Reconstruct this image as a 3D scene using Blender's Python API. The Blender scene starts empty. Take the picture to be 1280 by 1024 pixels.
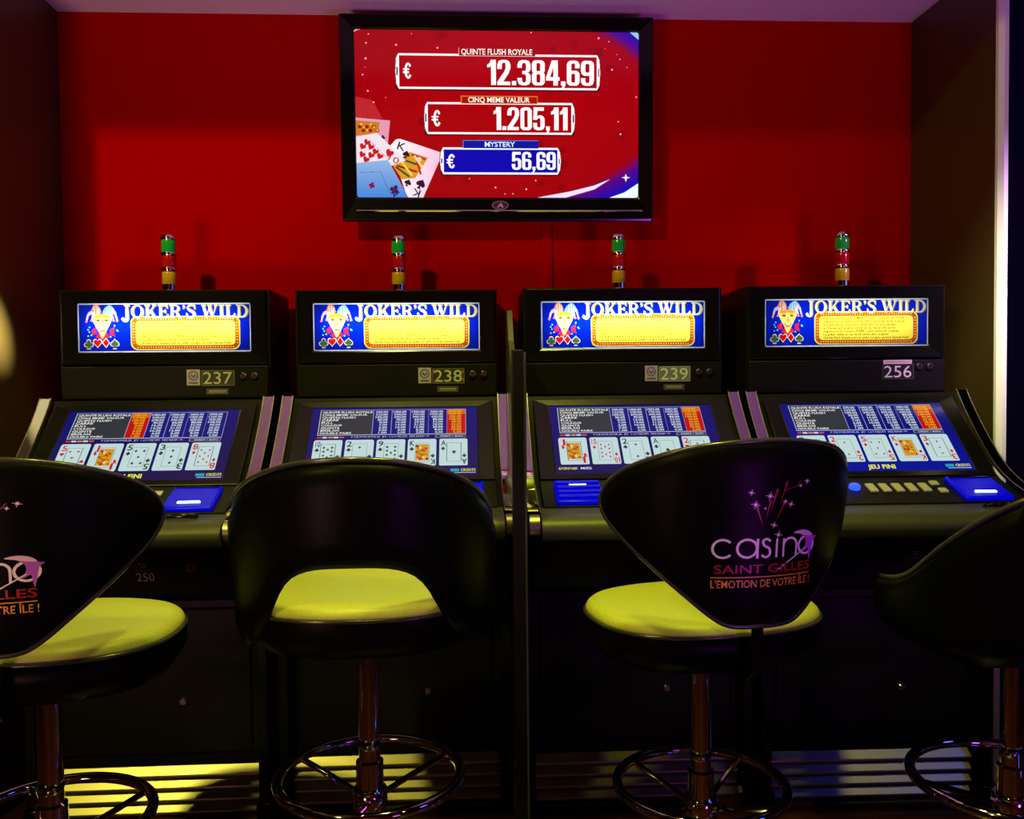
import bpy, math, random
import numpy as np
from mathutils import Vector, Matrix

random.seed(7)
rng = np.random.default_rng(7)
scene = bpy.context.scene
COL = scene.collection
PI = math.pi

# ------------------------------------------------------------------ camera
def look_axes(pitch, yaw, roll):
    fw = Vector((math.sin(yaw) * math.cos(pitch), math.cos(yaw) * math.cos(pitch), -math.sin(pitch)))
    rt = Vector((math.cos(yaw), -math.sin(yaw), 0.0))
    up = rt.cross(fw)
    return (rt * math.cos(roll) + up * math.sin(roll), up * math.cos(roll) - rt * math.sin(roll), fw)

cam_data = bpy.data.cameras.new('camera')
cam = bpy.data.objects.new('camera', cam_data)
COL.objects.link(cam)
rt, up, fw = look_axes(math.radians(1.766), math.radians(3.105), math.radians(-0.548))
cam.matrix_world = Matrix(((rt.x, up.x, -fw.x, 0.0), (rt.y, up.y, -fw.y, 0.0), (rt.z, up.z, -fw.z, 1.18), (0, 0, 0, 1)))
cam_data.sensor_fit = 'HORIZONTAL'
cam_data.sensor_width = 36.0
cam_data.lens = 36.0 * 1100.0 / 1280.0
cam_data.clip_start = 0.05
scene.camera = cam

# ------------------------------------------------------------------ world, exposure, room lamps and added fills
w = bpy.data.worlds.new('world')
scene.world = w
w.use_nodes = True
w.node_tree.nodes['Background'].inputs[0].default_value = (0.02, 0.01, 0.04, 1)
w.node_tree.nodes['Background'].inputs[1].default_value = 0.02
scene.view_settings.view_transform = 'Standard'
scene.view_settings.look = 'None'
scene.view_settings.exposure = 0.0
scene.view_settings.gamma = 1.0
scene.view_settings.use_curve_mapping = False
scene.cycles.use_denoising = True
scene.cycles.max_bounces = 8
scene.cycles.sample_clamp_indirect = 4.0

def area_lamp(name, loc, target, size, power, color, spread=180):
    d = bpy.data.lights.new(name, 'AREA')
    d.shape = 'DISK'
    d.size = size
    d.energy = power
    d.color = color
    d.spread = math.radians(spread)
    o = bpy.data.objects.new(name, d)
    COL.objects.link(o)
    o.location = loc
    o.rotation_euler = (Vector(target) - Vector(loc)).to_track_quat('-Z', 'Y').to_euler()
    return o

YEL = (1.0, 0.90, 0.10)
area_lamp('key_spot', (-1.85, -0.5, 3.32), (-0.9, 2.6, 1.2), 0.20, 18, YEL, 90)
area_lamp('side_spot', (2.47, -0.5, 3.30), (0.9, 2.6, 1.2), 0.20, 1.8, YEL, 110)
LIME = (0.90, 1.0, 0.05)
area_lamp('downlight_one', (-0.40, 1.30, 3.35), (-0.35, 1.75, 0.0), 0.16, 9.5, (1.0, 0.94, 0.14), 90)
area_lamp('downlight_two', (0.40, 1.30, 3.35), (0.40, 1.75, 0.0), 0.16, 14, LIME, 90)
area_lamp('ceiling_fill_pink', (-1.6, -0.8, 0.25), (-0.6, 2.75, 2.5), 0.55, 6, (1.0, 0.45, 0.50), 70)  # added pink fill for the ceiling's left side, no floor lamp known
area_lamp('ceiling_fill_violet', (1.6, -0.8, 0.25), (0.5, 2.75, 2.5), 0.55, 7.5, (0.48, 0.04, 0.75), 70)  # added violet fill that turns the white ceiling mauve, unseen source
area_lamp('lilac_lamp', (2.3, 1.5, 2.0), (1.555, 2.45, 1.5), 0.10, 1.1, (0.74, 0.34, 1.0), 34)
area_lamp('jamb_fill', (0.9, 0.9, 3.2), (1.545, 2.45, 1.35), 0.08, 0.8, (1.0, 0.92, 0.60), 15)  # added narrow beam, brightens the left face of the white edge strip
area_lamp('blue_wash', (2.9, 0.6, 1.7), (1.3, 2.2, 0.7), 0.6, 3, (0.08, 0.10, 1.0), 150)
area_lamp('rear_fill', (0.0, -1.6, 3.3), (0.0, -3.6, 1.2), 0.3, 14, (1.0, 0.55, 0.25), 120)  # added so the chrome columns reflect a warmly lit rear wall
area_lamp('wall_glow_fill', (0.50, 1.20, 3.0), (-1.294, 2.50, 1.345), 0.03, 1.0, (1.0, 0.98, 0.60), 4)  # added beam that imitates the small glow on the left wall

# ------------------------------------------------------------------ materials
def lin(c):
    return tuple((x / 12.92 if x <= 0.04045 else ((x + 0.055) / 1.055) ** 2.4) for x in (v / 255.0 for v in c))

MATS = {}
def mat(name, color, rough=0.5, metal=0.0, noise=0.12, scale=40.0, bump=0.0, emis=None, estr=0.0, coat=0.0, spec=0.5, stretch=None, trans=0.0):
    if name in MATS:
        return MATS[name]
    m = bpy.data.materials.new(name)
    m.use_nodes = True
    nt = m.node_tree
    b = nt.nodes['Principled BSDF']
    tc = nt.nodes.new('ShaderNodeTexCoord')
    src = tc.outputs['Object']
    if stretch:
        mp = nt.nodes.new('ShaderNodeMapping')
        mp.inputs['Scale'].default_value = stretch
        nt.links.new(src, mp.inputs[0])
        src = mp.outputs[0]
    n = nt.nodes.new('ShaderNodeTexNoise')
    n.inputs['Scale'].default_value = scale
    n.inputs['Detail'].default_value = 4
    nt.links.new(src, n.inputs['Vector'])
    r = nt.nodes.new('ShaderNodeMapRange')
    r.inputs[3].default_value = 1.0 - noise
    r.inputs[4].default_value = 1.0 + noise
    nt.links.new(n.outputs[0], r.inputs[0])
    mul = nt.nodes.new('ShaderNodeVectorMath')
    mul.operation = 'SCALE'
    mul.inputs[0].default_value = color
    nt.links.new(r.outputs[0], mul.inputs['Scale'])
    nt.links.new(mul.outputs[0], b.inputs['Base Color'])
    r2 = nt.nodes.new('ShaderNodeMapRange')
    r2.inputs[3].default_value = max(0.0, rough * 0.88)
    r2.inputs[4].default_value = min(1.0, rough * 1.12)
    nt.links.new(n.outputs[0], r2.inputs[0])
    nt.links.new(r2.outputs[0], b.inputs['Roughness'])
    b.inputs['Metallic'].default_value = metal
    b.inputs['Specular IOR Level'].default_value = spec
    b.inputs['Coat Weight'].default_value = coat
    b.inputs['Transmission Weight'].default_value = trans
    if emis:
        b.inputs['Emission Color'].default_value = (*emis, 1)
        b.inputs['Emission Strength'].default_value = estr
    if bump:
        bp = nt.nodes.new('ShaderNodeBump')
        bp.inputs['Strength'].default_value = bump
        bp.inputs['Distance'].default_value = 0.002
        nt.links.new(n.outputs[0], bp.inputs['Height'])
        nt.links.new(bp.outputs[0], b.inputs['Normal'])
    MATS[name] = m
    return m

def print_mat(name, mode, strength=1.0, rough=0.25):
    """flat print: colours come from the face colours of the printed mesh"""
    if name in MATS:
        return MATS[name]
    m = bpy.data.materials.new(name)
    m.use_nodes = True
    nt = m.node_tree
    b = nt.nodes['Principled BSDF']
    at = nt.nodes.new('ShaderNodeAttribute')
    at.attribute_name = 'Col'
    b.inputs['Roughness'].default_value = rough
    if mode == 'screen':
        b.inputs['Base Color'].default_value = (0.004, 0.004, 0.005, 1)
        nt.links.new(at.outputs['Color'], b.inputs['Emission Color'])
        b.inputs['Emission Strength'].default_value = strength
    elif mode == 'paper':
        nt.links.new(at.outputs['Color'], b.inputs['Base Color'])
    elif mode == 'backlit':
        out = nt.nodes['Material Output']
        tr = nt.nodes.new('ShaderNodeBsdfTranslucent')
        nt.links.new(at.outputs['Color'], tr.inputs['Color'])
        gl = nt.nodes.new('ShaderNodeBsdfGlossy')
        gl.inputs['Roughness'].default_value = 0.2
        mx = nt.nodes.new('ShaderNodeMixShader')
        mx.inputs[0].default_value = 0.04
        nt.links.new(tr.outputs[0], mx.inputs[1])
        nt.links.new(gl.outputs[0], mx.inputs[2])
        nt.links.new(mx.outputs[0], out.inputs['Surface'])
    MATS[name] = m
    return m

M_RED = mat('red_wall_paint', (0.42, 0.0, 0.0), 0.42, noise=0.05, scale=90, bump=0.05, spec=0.0)
M_SIDE = mat('dark_brown_laminate', (0.055, 0.036, 0.010), 0.38, noise=0.25, scale=160, bump=0.25)
M_CEIL = mat('white_ceiling_paint', (0.85, 0.83, 0.83), 0.8, noise=0.05, scale=60, bump=0.1)
M_WHITE = mat('white_jamb_paint', (0.85, 0.84, 0.84), 0.45, noise=0.04, scale=120, bump=0.1)
M_FLOOR = mat('dark_red_stone_floor', (0.030, 0.006, 0.005), 0.16, noise=0.4, scale=18, bump=0.02)
M_ROOM = mat('dark_room_paint', (0.16, 0.022, 0.008), 0.6, noise=0.2, scale=20)
M_BLUEWALL = mat('dark_blue_paint', (0.010, 0.006, 0.060), 0.6, noise=0.2, scale=20)
M_BLACK = mat('black_cabinet_plastic', (0.0045, 0.0042, 0.003), 0.42, noise=0.3, scale=220, bump=0.12, spec=0.12)
M_GLOSS = mat('gloss_black_plastic', (0.003, 0.003, 0.0025), 0.16, noise=0.2, scale=120, spec=0.4)
M_BEZEL = mat('satin_black_bezel', (0.005, 0.005, 0.003), 0.20, noise=0.2, scale=150)
M_PAD = mat('black_vinyl_pad', (0.034, 0.033, 0.026), 0.46, noise=0.3, scale=300, bump=0.3)
M_CHROME = mat('polished_chrome', (0.80, 0.78, 0.78), 0.05, metal=1.0, noise=0.03, scale=30)
M_ALU = mat('brushed_aluminium', (0.40, 0.37, 0.30), 0.36, metal=1.0, noise=0.12, scale=60, stretch=(1, 40, 40))
M_SEAT = mat('tan_leather', (0.40, 0.40, 0.07), 0.46, noise=0.18, scale=170, bump=0.25)
M_HIDE = mat('black_leather', (0.0022, 0.0020, 0.0018), 0.36, noise=0.3, scale=260, bump=0.12, spec=0.045)
M_PIPE = mat('black_piping', (0.030, 0.028, 0.028), 0.22, noise=0.2, scale=120)
M_BUTTON = mat('grey_button_cap', (0.42, 0.40, 0.36), 0.35, noise=0.1, scale=90)
M_BLUEBTN = mat('lit_blue_button', (0.0, 0.01, 0.2), 0.2, emis=(0.02, 0.05, 1.0), estr=2.5)
M_SLOTGLOW = mat('lit_white_blue_slot', (0.5, 0.6, 0.9), 0.3, emis=(0.35, 0.5, 1.0), estr=14)
M_BLUEPLASTIC = mat('blue_backlit_plastic', (0.0, 0.0, 0.05), 0.35, spec=0.15, emis=(0.0, 0.0, 1.0), estr=0.50)
M_TUBE = mat('lamp_tube_bright', (1, 1, 1), 0.5, emis=(1.0, 0.97, 0.88), estr=11)
M_TUBE_DIM = mat('lamp_tube_worn', (1, 1, 1), 0.5, emis=(1.0, 0.97, 0.88), estr=6.5)
M_REFL = mat('white_reflector', (0.30, 0.30, 0.30), 0.6, noise=0.03)
M_GREEN = mat('green_lens', (0.01, 0.42, 0.04), 0.12, noise=0.05, coat=0.5)
M_REDLENS = mat('red_lens', (0.45, 0.006, 0.006), 0.12, noise=0.05, coat=0.5)
M_AMBER = mat('amber_lens', (0.62, 0.38, 0.01), 0.12, noise=0.05, coat=0.5)
M_ACRYL = mat('frosted_acrylic', (0.06, 0.055, 0.035), 0.35, noise=0.1, coat=0.1)
M_STEEL = mat('lock_steel', (0.6, 0.58, 0.55), 0.2, metal=1.0, noise=0.1)
P_MARQ = print_mat('backlit_marquee_print', 'backlit')
P_VIDEO = print_mat('video_screen_print', 'screen', 0.85, 0.12)
P_TV = print_mat('television_picture', 'screen', 1.05, 0.15)
P_PAPER = print_mat('flat_print', 'paper', 1.0, 0.35)

# ------------------------------------------------------------------ mesh helpers
class MB:
    def __init__(self):
        self.v = []
        self.f = []
    def add(self, vs, fs):
        o = len(self.v)
        self.v.extend([tuple(p) for p in vs])
        self.f.extend([tuple(i + o for i in f) for f in fs])
        return self
    def box(self, x0, x1, y0, y1, z0, z1):
        vs = [(x, y, z) for x in (x0, x1) for y in (y0, y1) for z in (z0, z1)]
        return self.add(vs, [(0, 1, 3, 2), (4, 6, 7, 5), (0, 4, 5, 1), (2, 3, 7, 6), (0, 2, 6, 4), (1, 5, 7, 3)])
    def prism_x(self, poly, x0, x1):
        """poly: (y, z) outline, extruded along x"""
        n = len(poly)
        vs = [(x0, y, z) for y, z in poly] + [(x1, y, z) for y, z in poly]
        fs = [(i, (i + 1) % n, n + (i + 1) % n, n + i) for i in range(n)]
        fs += [tuple(reversed(range(n))), tuple(range(n, 2 * n))]
        return self.add(vs, fs)
    def slab(self, poly, base, ux, uy, t):
        """flat outline (a, b) in the plane base + a ux + b uy, thickness t along the normal"""
        nrm = ux.cross(uy).normalized()
        n = len(poly)
        lo = [base + ux * a + uy * b for a, b in poly]
        hi = [p + nrm * t for p in lo]
        fs = [(i, (i + 1) % n, n + (i + 1) % n, n + i) for i in range(n)]
        fs += [tuple(reversed(range(n))), tuple(range(n, 2 * n))]
        return self.add(lo + hi, fs)
    def frame(self, o, i, base, ux, uy, t, lip=0.0):
        """rectangular frame: outer o=(a0,a1,b0,b1), inner i, thickness t, inner lip sunk by lip"""
        nrm = ux.cross(uy).normalized()
        def rect(r, h):
            a0, a1, b0, b1 = r
            return [base + ux * a + uy * b + nrm * h for a, b in ((a0, b0), (a1, b0), (a1, b1), (a0, b1))]
        rings = [rect(o, 0), rect(o, t), rect(i, t - lip), rect(i, 0)]
        vs = sum(rings, [])
        fs = []
        for k in range(4):
            k2 = (k + 1) % 4
            for j in range(4):
                j2 = (j + 1) % 4
                fs.append((k * 4 + j, k * 4 + j2, k2 * 4 + j2, k2 * 4 + j))
        return self.add(vs, fs)
    def lathe(self, prof, c=(0, 0, 0), seg=32, axis='z'):
        vs = []
        for r, h in prof:
            for k in range(seg):
                a = 2 * PI * k / seg
                p = (r * math.cos(a), r * math.sin(a), h)
                if axis == 'x':
                    p = (p[2], p[0], p[1])
                elif axis == 'y':
                    p = (p[0], p[2], p[1])
                vs.append((p[0] + c[0], p[1] + c[1], p[2] + c[2]))
        fs = []
        for j in range(len(prof) - 1):
            for k in range(seg):
                k2 = (k + 1) % seg
                fs.append((j * seg + k, j * seg + k2, (j + 1) * seg + k2, (j + 1) * seg + k))
        fs.append(tuple(reversed(range(seg))))
        fs.append(tuple(range((len(prof) - 1) * seg, len(prof) * seg)))
        return self.add(vs, fs)
    def tube(self, pts, r, seg=10, closed=False):
        pts = [Vector(p) for p in pts]
        n = len(pts)
        vs = []
        prev = None
        for i, p in enumerate(pts):
            a = pts[(i - 1) % n] if (closed or i > 0) else p
            b = pts[(i + 1) % n] if (closed or i < n - 1) else p
            t = (b - a).normalized()
            if prev is None:
                ref = Vector((0, 0, 1)) if abs(t.z) < 0.9 else Vector((1, 0, 0))
                u = t.cross(ref).normalized()
            else:
                u = (prev - t * prev.dot(t)).normalized()
            prev = u
            v = t.cross(u)
            for k in range(seg):
                an = 2 * PI * k / seg
                vs.append(p + (u * math.cos(an) + v * math.sin(an)) * r)
        fs = []
        m = n if closed else n - 1
        for i in range(m):
            i2 = (i + 1) % n
            for k in range(seg):
                k2 = (k + 1) % seg
                fs.append((i * seg + k, i * seg + k2, i2 * seg + k2, i2 * seg + k))
        if not closed:
            fs.append(tuple(reversed(range(seg))))
            fs.append(tuple(range((n - 1) * seg, n * seg)))
        return self.add(vs, fs)
    def strip(self, prof, x0, x1, t):
        """curved strip following a (y, z) line between x0 and x1, t thick"""
        n = len(prof)
        nr = []
        for i in range(n):
            a = prof[max(i - 1, 0)]
            b = prof[min(i + 1, n - 1)]
            d = Vector((b[0] - a[0], b[1] - a[1])).normalized()
            nr.append((d.y, -d.x))
        top = [(prof[i][0] + nr[i][0] * t, prof[i][1] + nr[i][1] * t) for i in range(n)]
        return self.prism_x(list(prof) + list(reversed(top)), x0, x1)
    def build(self, name, m, parent=None, smooth=35, bevel=0.0):
        me = bpy.data.meshes.new(name)
        me.from_pydata(self.v, [], self.f)
        me.validate()
        me.update()
        import bmesh
        bm = bmesh.new()
        bm.from_mesh(me)
        bmesh.ops.recalc_face_normals(bm, faces=bm.faces)
        bm.to_mesh(me)
        bm.free()
        me.materials.append(m)
        o = bpy.data.objects.new(name, me)
        COL.objects.link(o)
        if smooth:
            me.polygons.foreach_set('use_smooth', [True] * len(me.polygons))
            me.set_sharp_from_angle(angle=math.radians(smooth))
        if bevel:
            md = o.modifiers.new('edge', 'BEVEL')
            md.width = bevel
            md.segments = 2
            md.limit_method = 'ANGLE'
        if parent:
            o.parent = parent
        return o

def box(name, m, parent, *b, bevel=0.0):
    return MB().box(*b).build(name, m, parent, smooth=0 if not bevel else 35, bevel=bevel)

def empty(name, loc, rz, label, cat, group=None):
    o = bpy.data.objects.new(name, None)
    COL.objects.link(o)
    o.location = loc
    o.rotation_euler = (0, 0, rz)
    o.empty_display_size = 0.1
    tag(o, label, cat, group)
    return o

def tag(o, label, cat=None, group=None, kind=None):
    if label:
        o['label'] = label
    if cat:
        o['category'] = cat
    if group:
        o['group'] = group
    if kind:
        o['kind'] = kind
    return o

def struct(o, label, cat):
    return tag(o, label, cat, kind='structure')

def catmull(pts, n=6, closed=False):
    out = []
    m = len(pts)
    rngk = range(m if closed else m - 1)
    for i in rngk:
        g = lambda k: pts[k % m] if closed else pts[min(max(k, 0), m - 1)]
        p0, p1, p2, p3 = g(i - 1), g(i), g(i + 1), g(i + 2)
        for k in range(n):
            t = k / n
            out.append(tuple(0.5 * (2 * b + (c - a) * t + (2 * a - 5 * b + 4 * c - d) * t * t + (3 * b - a - 3 * c + d) * t ** 3)
                             for a, b, c, d in zip(p0, p1, p2, p3)))
    if not closed:
        out.append(tuple(pts[-1]))
    return out

# ------------------------------------------------------------------ flat print: shapes filled on a fine grid, then turned into faces
GLYPHS = {}
def glyph(s, bold):
    key = (s, bold)
    if key not in GLYPHS:
        cu = bpy.data.curves.new('lettering', 'FONT')
        cu.body = s
        cu.offset = bold
        cu.resolution_u = 3
        ob = bpy.data.objects.new('lettering', cu)
        COL.objects.link(ob)
        bpy.context.view_layer.update()
        me = bpy.data.meshes.new_from_object(ob.evaluated_get(bpy.context.evaluated_depsgraph_get()))
        me.calc_loop_triangles()
        vs = np.array([v.co[:2] for v in me.vertices]) if len(me.vertices) else np.zeros((0, 2))
        tr = np.array([t.vertices[:] for t in me.loop_triangles])
        bpy.data.objects.remove(ob)
        bpy.data.curves.remove(cu)
        bpy.data.meshes.remove(me)
        GLYPHS[key] = (vs, tr)
    return GLYPHS[key]

CAP = None
def cap_height():
    global CAP
    if CAP is None:
        vs, _ = glyph('H', 0.0)
        CAP = vs[:, 1].max()
    return CAP

class Canvas:
    """units: x right 0..W, y down 0..H; k cells per unit; colours are 0..255 sRGB"""
    def __init__(self, W, H, k, bg=None):
        self.W, self.H, self.k = W, H, k
        self.w, self.h = int(round(W * k)), int(round(H * k))
        self.a = np.zeros((self.h, self.w, 3))
        self.m = np.zeros((self.h, self.w), bool)
        if bg is not None:
            self.a[:] = bg
            self.m[:] = True
    def put(self, sl, inside, color, alpha=1.0):
        y0, y1, x0, x1 = sl
        if callable(color):
            yy, xx = np.mgrid[y0:y1, x0:x1]
            c = color((xx + 0.5) / self.k, (yy + 0.5) / self.k)
            if isinstance(c, tuple):
                c, alpha = c
                alpha = np.clip(alpha, 0, 1)[inside][:, None] if not np.isscalar(alpha) else alpha
            c = c[inside]
        else:
            c = np.array(color, float)
        reg = self.a[y0:y1, x0:x1]
        reg[inside] = reg[inside] * (1 - alpha) + c * alpha
        self.m[y0:y1, x0:x1] |= inside
    def fill(self, contours, color, alpha=1.0):
        if not isinstance(contours[0][0], (tuple, list, np.ndarray)):
            contours = [contours]
        P = [np.array(c, float) * self.k for c in contours]
        allp = np.concatenate(P)
        x0, y0 = np.floor(allp.min(0)).astype(int)
        x1, y1 = np.ceil(allp.max(0)).astype(int)
        x0, y0, x1, y1 = max(x0, 0), max(y0, 0), min(x1 + 1, self.w), min(y1 + 1, self.h)
        if x1 <= x0 or y1 <= y0:
            return
        xs = np.arange(x0, x1) + 0.5
        ys = np.arange(y0, y1) + 0.5
        ins = np.zeros((y1 - y0, x1 - x0), bool)
        for c in P:
            c2 = np.roll(c, -1, 0)
            for (ax, ay), (bx, by) in zip(c, c2):
                if ay == by:
                    continue
                rows = (ys > min(ay, by)) & (ys <= max(ay, by))
                if not rows.any():
                    continue
                xi = ax + (ys[rows] - ay) / (by - ay) * (bx - ax)
                ins[rows] ^= xs[None, :] > xi[:, None]
        self.put((y0, y1, x0, x1), ins, color, alpha)
    def rect(self, x0, y0, x1, y1, color, alpha=1.0):
        self.fill([(x0, y0), (x1, y0), (x1, y1), (x0, y1)], color, alpha)
    def ell(self, cx, cy, rx, ry, color, alpha=1.0, n=28):
        self.fill(ellp(cx, cy, rx, ry, n), color, alpha)
    def line(self, pts, wd, color, alpha=1.0):
        for (ax, ay), (bx, by) in zip(pts[:-1], pts[1:]):
            d = math.hypot(bx - ax, by - ay) or 1e-6
            nx, ny = -(by - ay) / d * wd / 2, (bx - ax) / d * wd / 2
            self.fill([(ax + nx, ay + ny), (bx + nx, by + ny), (bx - nx, by - ny), (ax - nx, ay - ny)], color, alpha)
    def text(self, s, x, y, h, width, color, bold=0.0, align='l', slant=0.0, rot=0.0, alpha=1.0):
        """baseline at y, capital height h, total width fitted to width"""
        vs, tr = glyph(s, bold)
        if not len(vs):
            return
        sx0, sx1 = vs[:, 0].min(), vs[:, 0].max()
        ky = h / cap_height()
        kx = width / (sx1 - sx0) if width else ky
        off = {'l': 0.0, 'c': -(sx1 - sx0) * kx / 2, 'r': -(sx1 - sx0) * kx}[align]
        px = (vs[:, 0] - sx0) * kx + off + vs[:, 1] * ky * slant
        py = -vs[:, 1] * ky
        c, sn = math.cos(rot), math.sin(rot)
        X = x + px * c - py * sn
        Y = y + px * sn + py * c
        q = np.stack([X, Y], 1)
        for t in tr:
            self.fill(q[t], color, alpha)
    def mesh(self, name, fn, m, parent=None, maxrun=10 ** 6):
        lvl = np.round(self.a / 4.0).astype(int)
        key = (lvl[..., 0] * 70 + lvl[..., 1]) * 70 + lvl[..., 2]
        key[~self.m] = -1
        act, rects = {}, []
        for r in range(self.h):
            row = key[r]
            cut = np.flatnonzero(np.diff(row)) + 1
            st = np.concatenate([[0], cut])
            en = np.concatenate([cut, [self.w]])
            new = {}
            for s, e in zip(st, en):
                kk = int(row[s])
                if kk < 0:
                    continue
                for q in range(s, e, maxrun):
                    q2 = min(e, q + maxrun)
                    a = act.pop((q, q2, kk), None)
                    if a is not None and r - a < maxrun:
                        new[(q, q2, kk)] = a
                    else:
                        if a is not None:
                            rects.append((q, q2, a, r, kk))
                        new[(q, q2, kk)] = r
            for (q, q2, kk), a in act.items():
                rects.append((q, q2, a, r, kk))
            act = new
        for (q, q2, kk), a in act.items():
            rects.append((q, q2, a, self.h, kk))
        R = np.array(rects)
        n = len(R)
        x0, x1, y0, y1 = (R[:, i] / self.k for i in range(4))
        xs = np.stack([x0, x1, x1, x0], 1).ravel()
        ys = np.stack([y1, y1, y0, y0], 1).ravel()
        co = fn(xs, ys)
        me = bpy.data.meshes.new(name)
        me.vertices.add(4 * n)
        me.vertices.foreach_set('co', co.astype(np.float32).ravel())
        me.loops.add(4 * n)
        me.loops.foreach_set('vertex_index', np.arange(4 * n, dtype=np.int32))
        me.polygons.add(n)
        me.polygons.foreach_set('loop_start', np.arange(0, 4 * n, 4, dtype=np.int32))
        me.update(calc_edges=True)
        kk = R[:, 4]
        c = np.stack([kk // 4900, (kk // 70) % 70, kk % 70], 1) * 4.0 / 255.0
        c = np.clip(c, 0, 1)
        c = np.where(c <= 0.04045, c / 12.92, ((c + 0.055) / 1.055) ** 2.4)
        at = me.color_attributes.new('Col', 'FLOAT_COLOR', 'CORNER')
        at.data.foreach_set('color', np.repeat(np.concatenate([c, np.ones((n, 1))], 1), 4, 0).astype(np.float32).ravel())
        me.materials.append(m)
        o = bpy.data.objects.new(name, me)
        COL.objects.link(o)
        if parent:
            o.parent = parent
        return o

def ellp(cx, cy, rx, ry, n=28, a0=0.0, a1=2 * PI):
    return [(cx + rx * math.cos(a0 + (a1 - a0) * i / n), cy + ry * math.sin(a0 + (a1 - a0) * i / n)) for i in range(n)]

def rrect(x0, y0, x1, y1, r, n=6):
    p = []
    for cx, cy, a in ((x1 - r, y0 + r, -PI / 2), (x1 - r, y1 - r, 0), (x0 + r, y1 - r, PI / 2), (x0 + r, y0 + r, PI)):
        for i in range(n + 1):
            t = a + PI / 2 * i / n
            p.append((cx + r * math.cos(t), cy + r * math.sin(t)))
    return p

def xf(pts, cx, cy, s, rot=0.0, sk=0.0):
    c, sn = math.cos(rot), math.sin(rot)
    return [(cx + s * (x * c - y * sn) + sk * s * y, cy + s * (x * sn + y * c)) for x, y in pts]

HEART = [(0, 1)] + [(0.9 * math.sin(t) ** 3 * 1.0, -(13 * math.cos(t) - 5 * math.cos(2 * t) - 2 * math.cos(3 * t) - math.cos(4 * t)) / 16.0) for t in np.linspace(PI, -PI, 25)[1:-1]]
DIAM = [(0, -1), (0.75, 0), (0, 1), (-0.75, 0)]
def suit(cv, kind, cx, cy, s, color, rot=0.0):
    if kind == 'h':
        cv.fill(xf(HEART, cx, cy, s, rot), color)
    elif kind == 'd':
        cv.fill(xf(DIAM, cx, cy, s, rot), color)
    elif kind == 's':
        cv.fill(xf([(x, -y * 0.85 - 0.15) for x, y in HEART], cx, cy, s, rot), color)
        cv.fill(xf([(0, 0.1), (0.4, 1), (-0.4, 1)], cx, cy, s, rot), color)
    else:
        for dx, dy in ((0, -0.5), (-0.5, 0.15), (0.5, 0.15)):
            cv.fill(xf(ellp(dx, dy, 0.44, 0.44, 14), cx, cy, s, rot), color)
        cv.fill(xf([(0, -0.2), (0.4, 1), (-0.4, 1)], cx, cy, s, rot), color)

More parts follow.
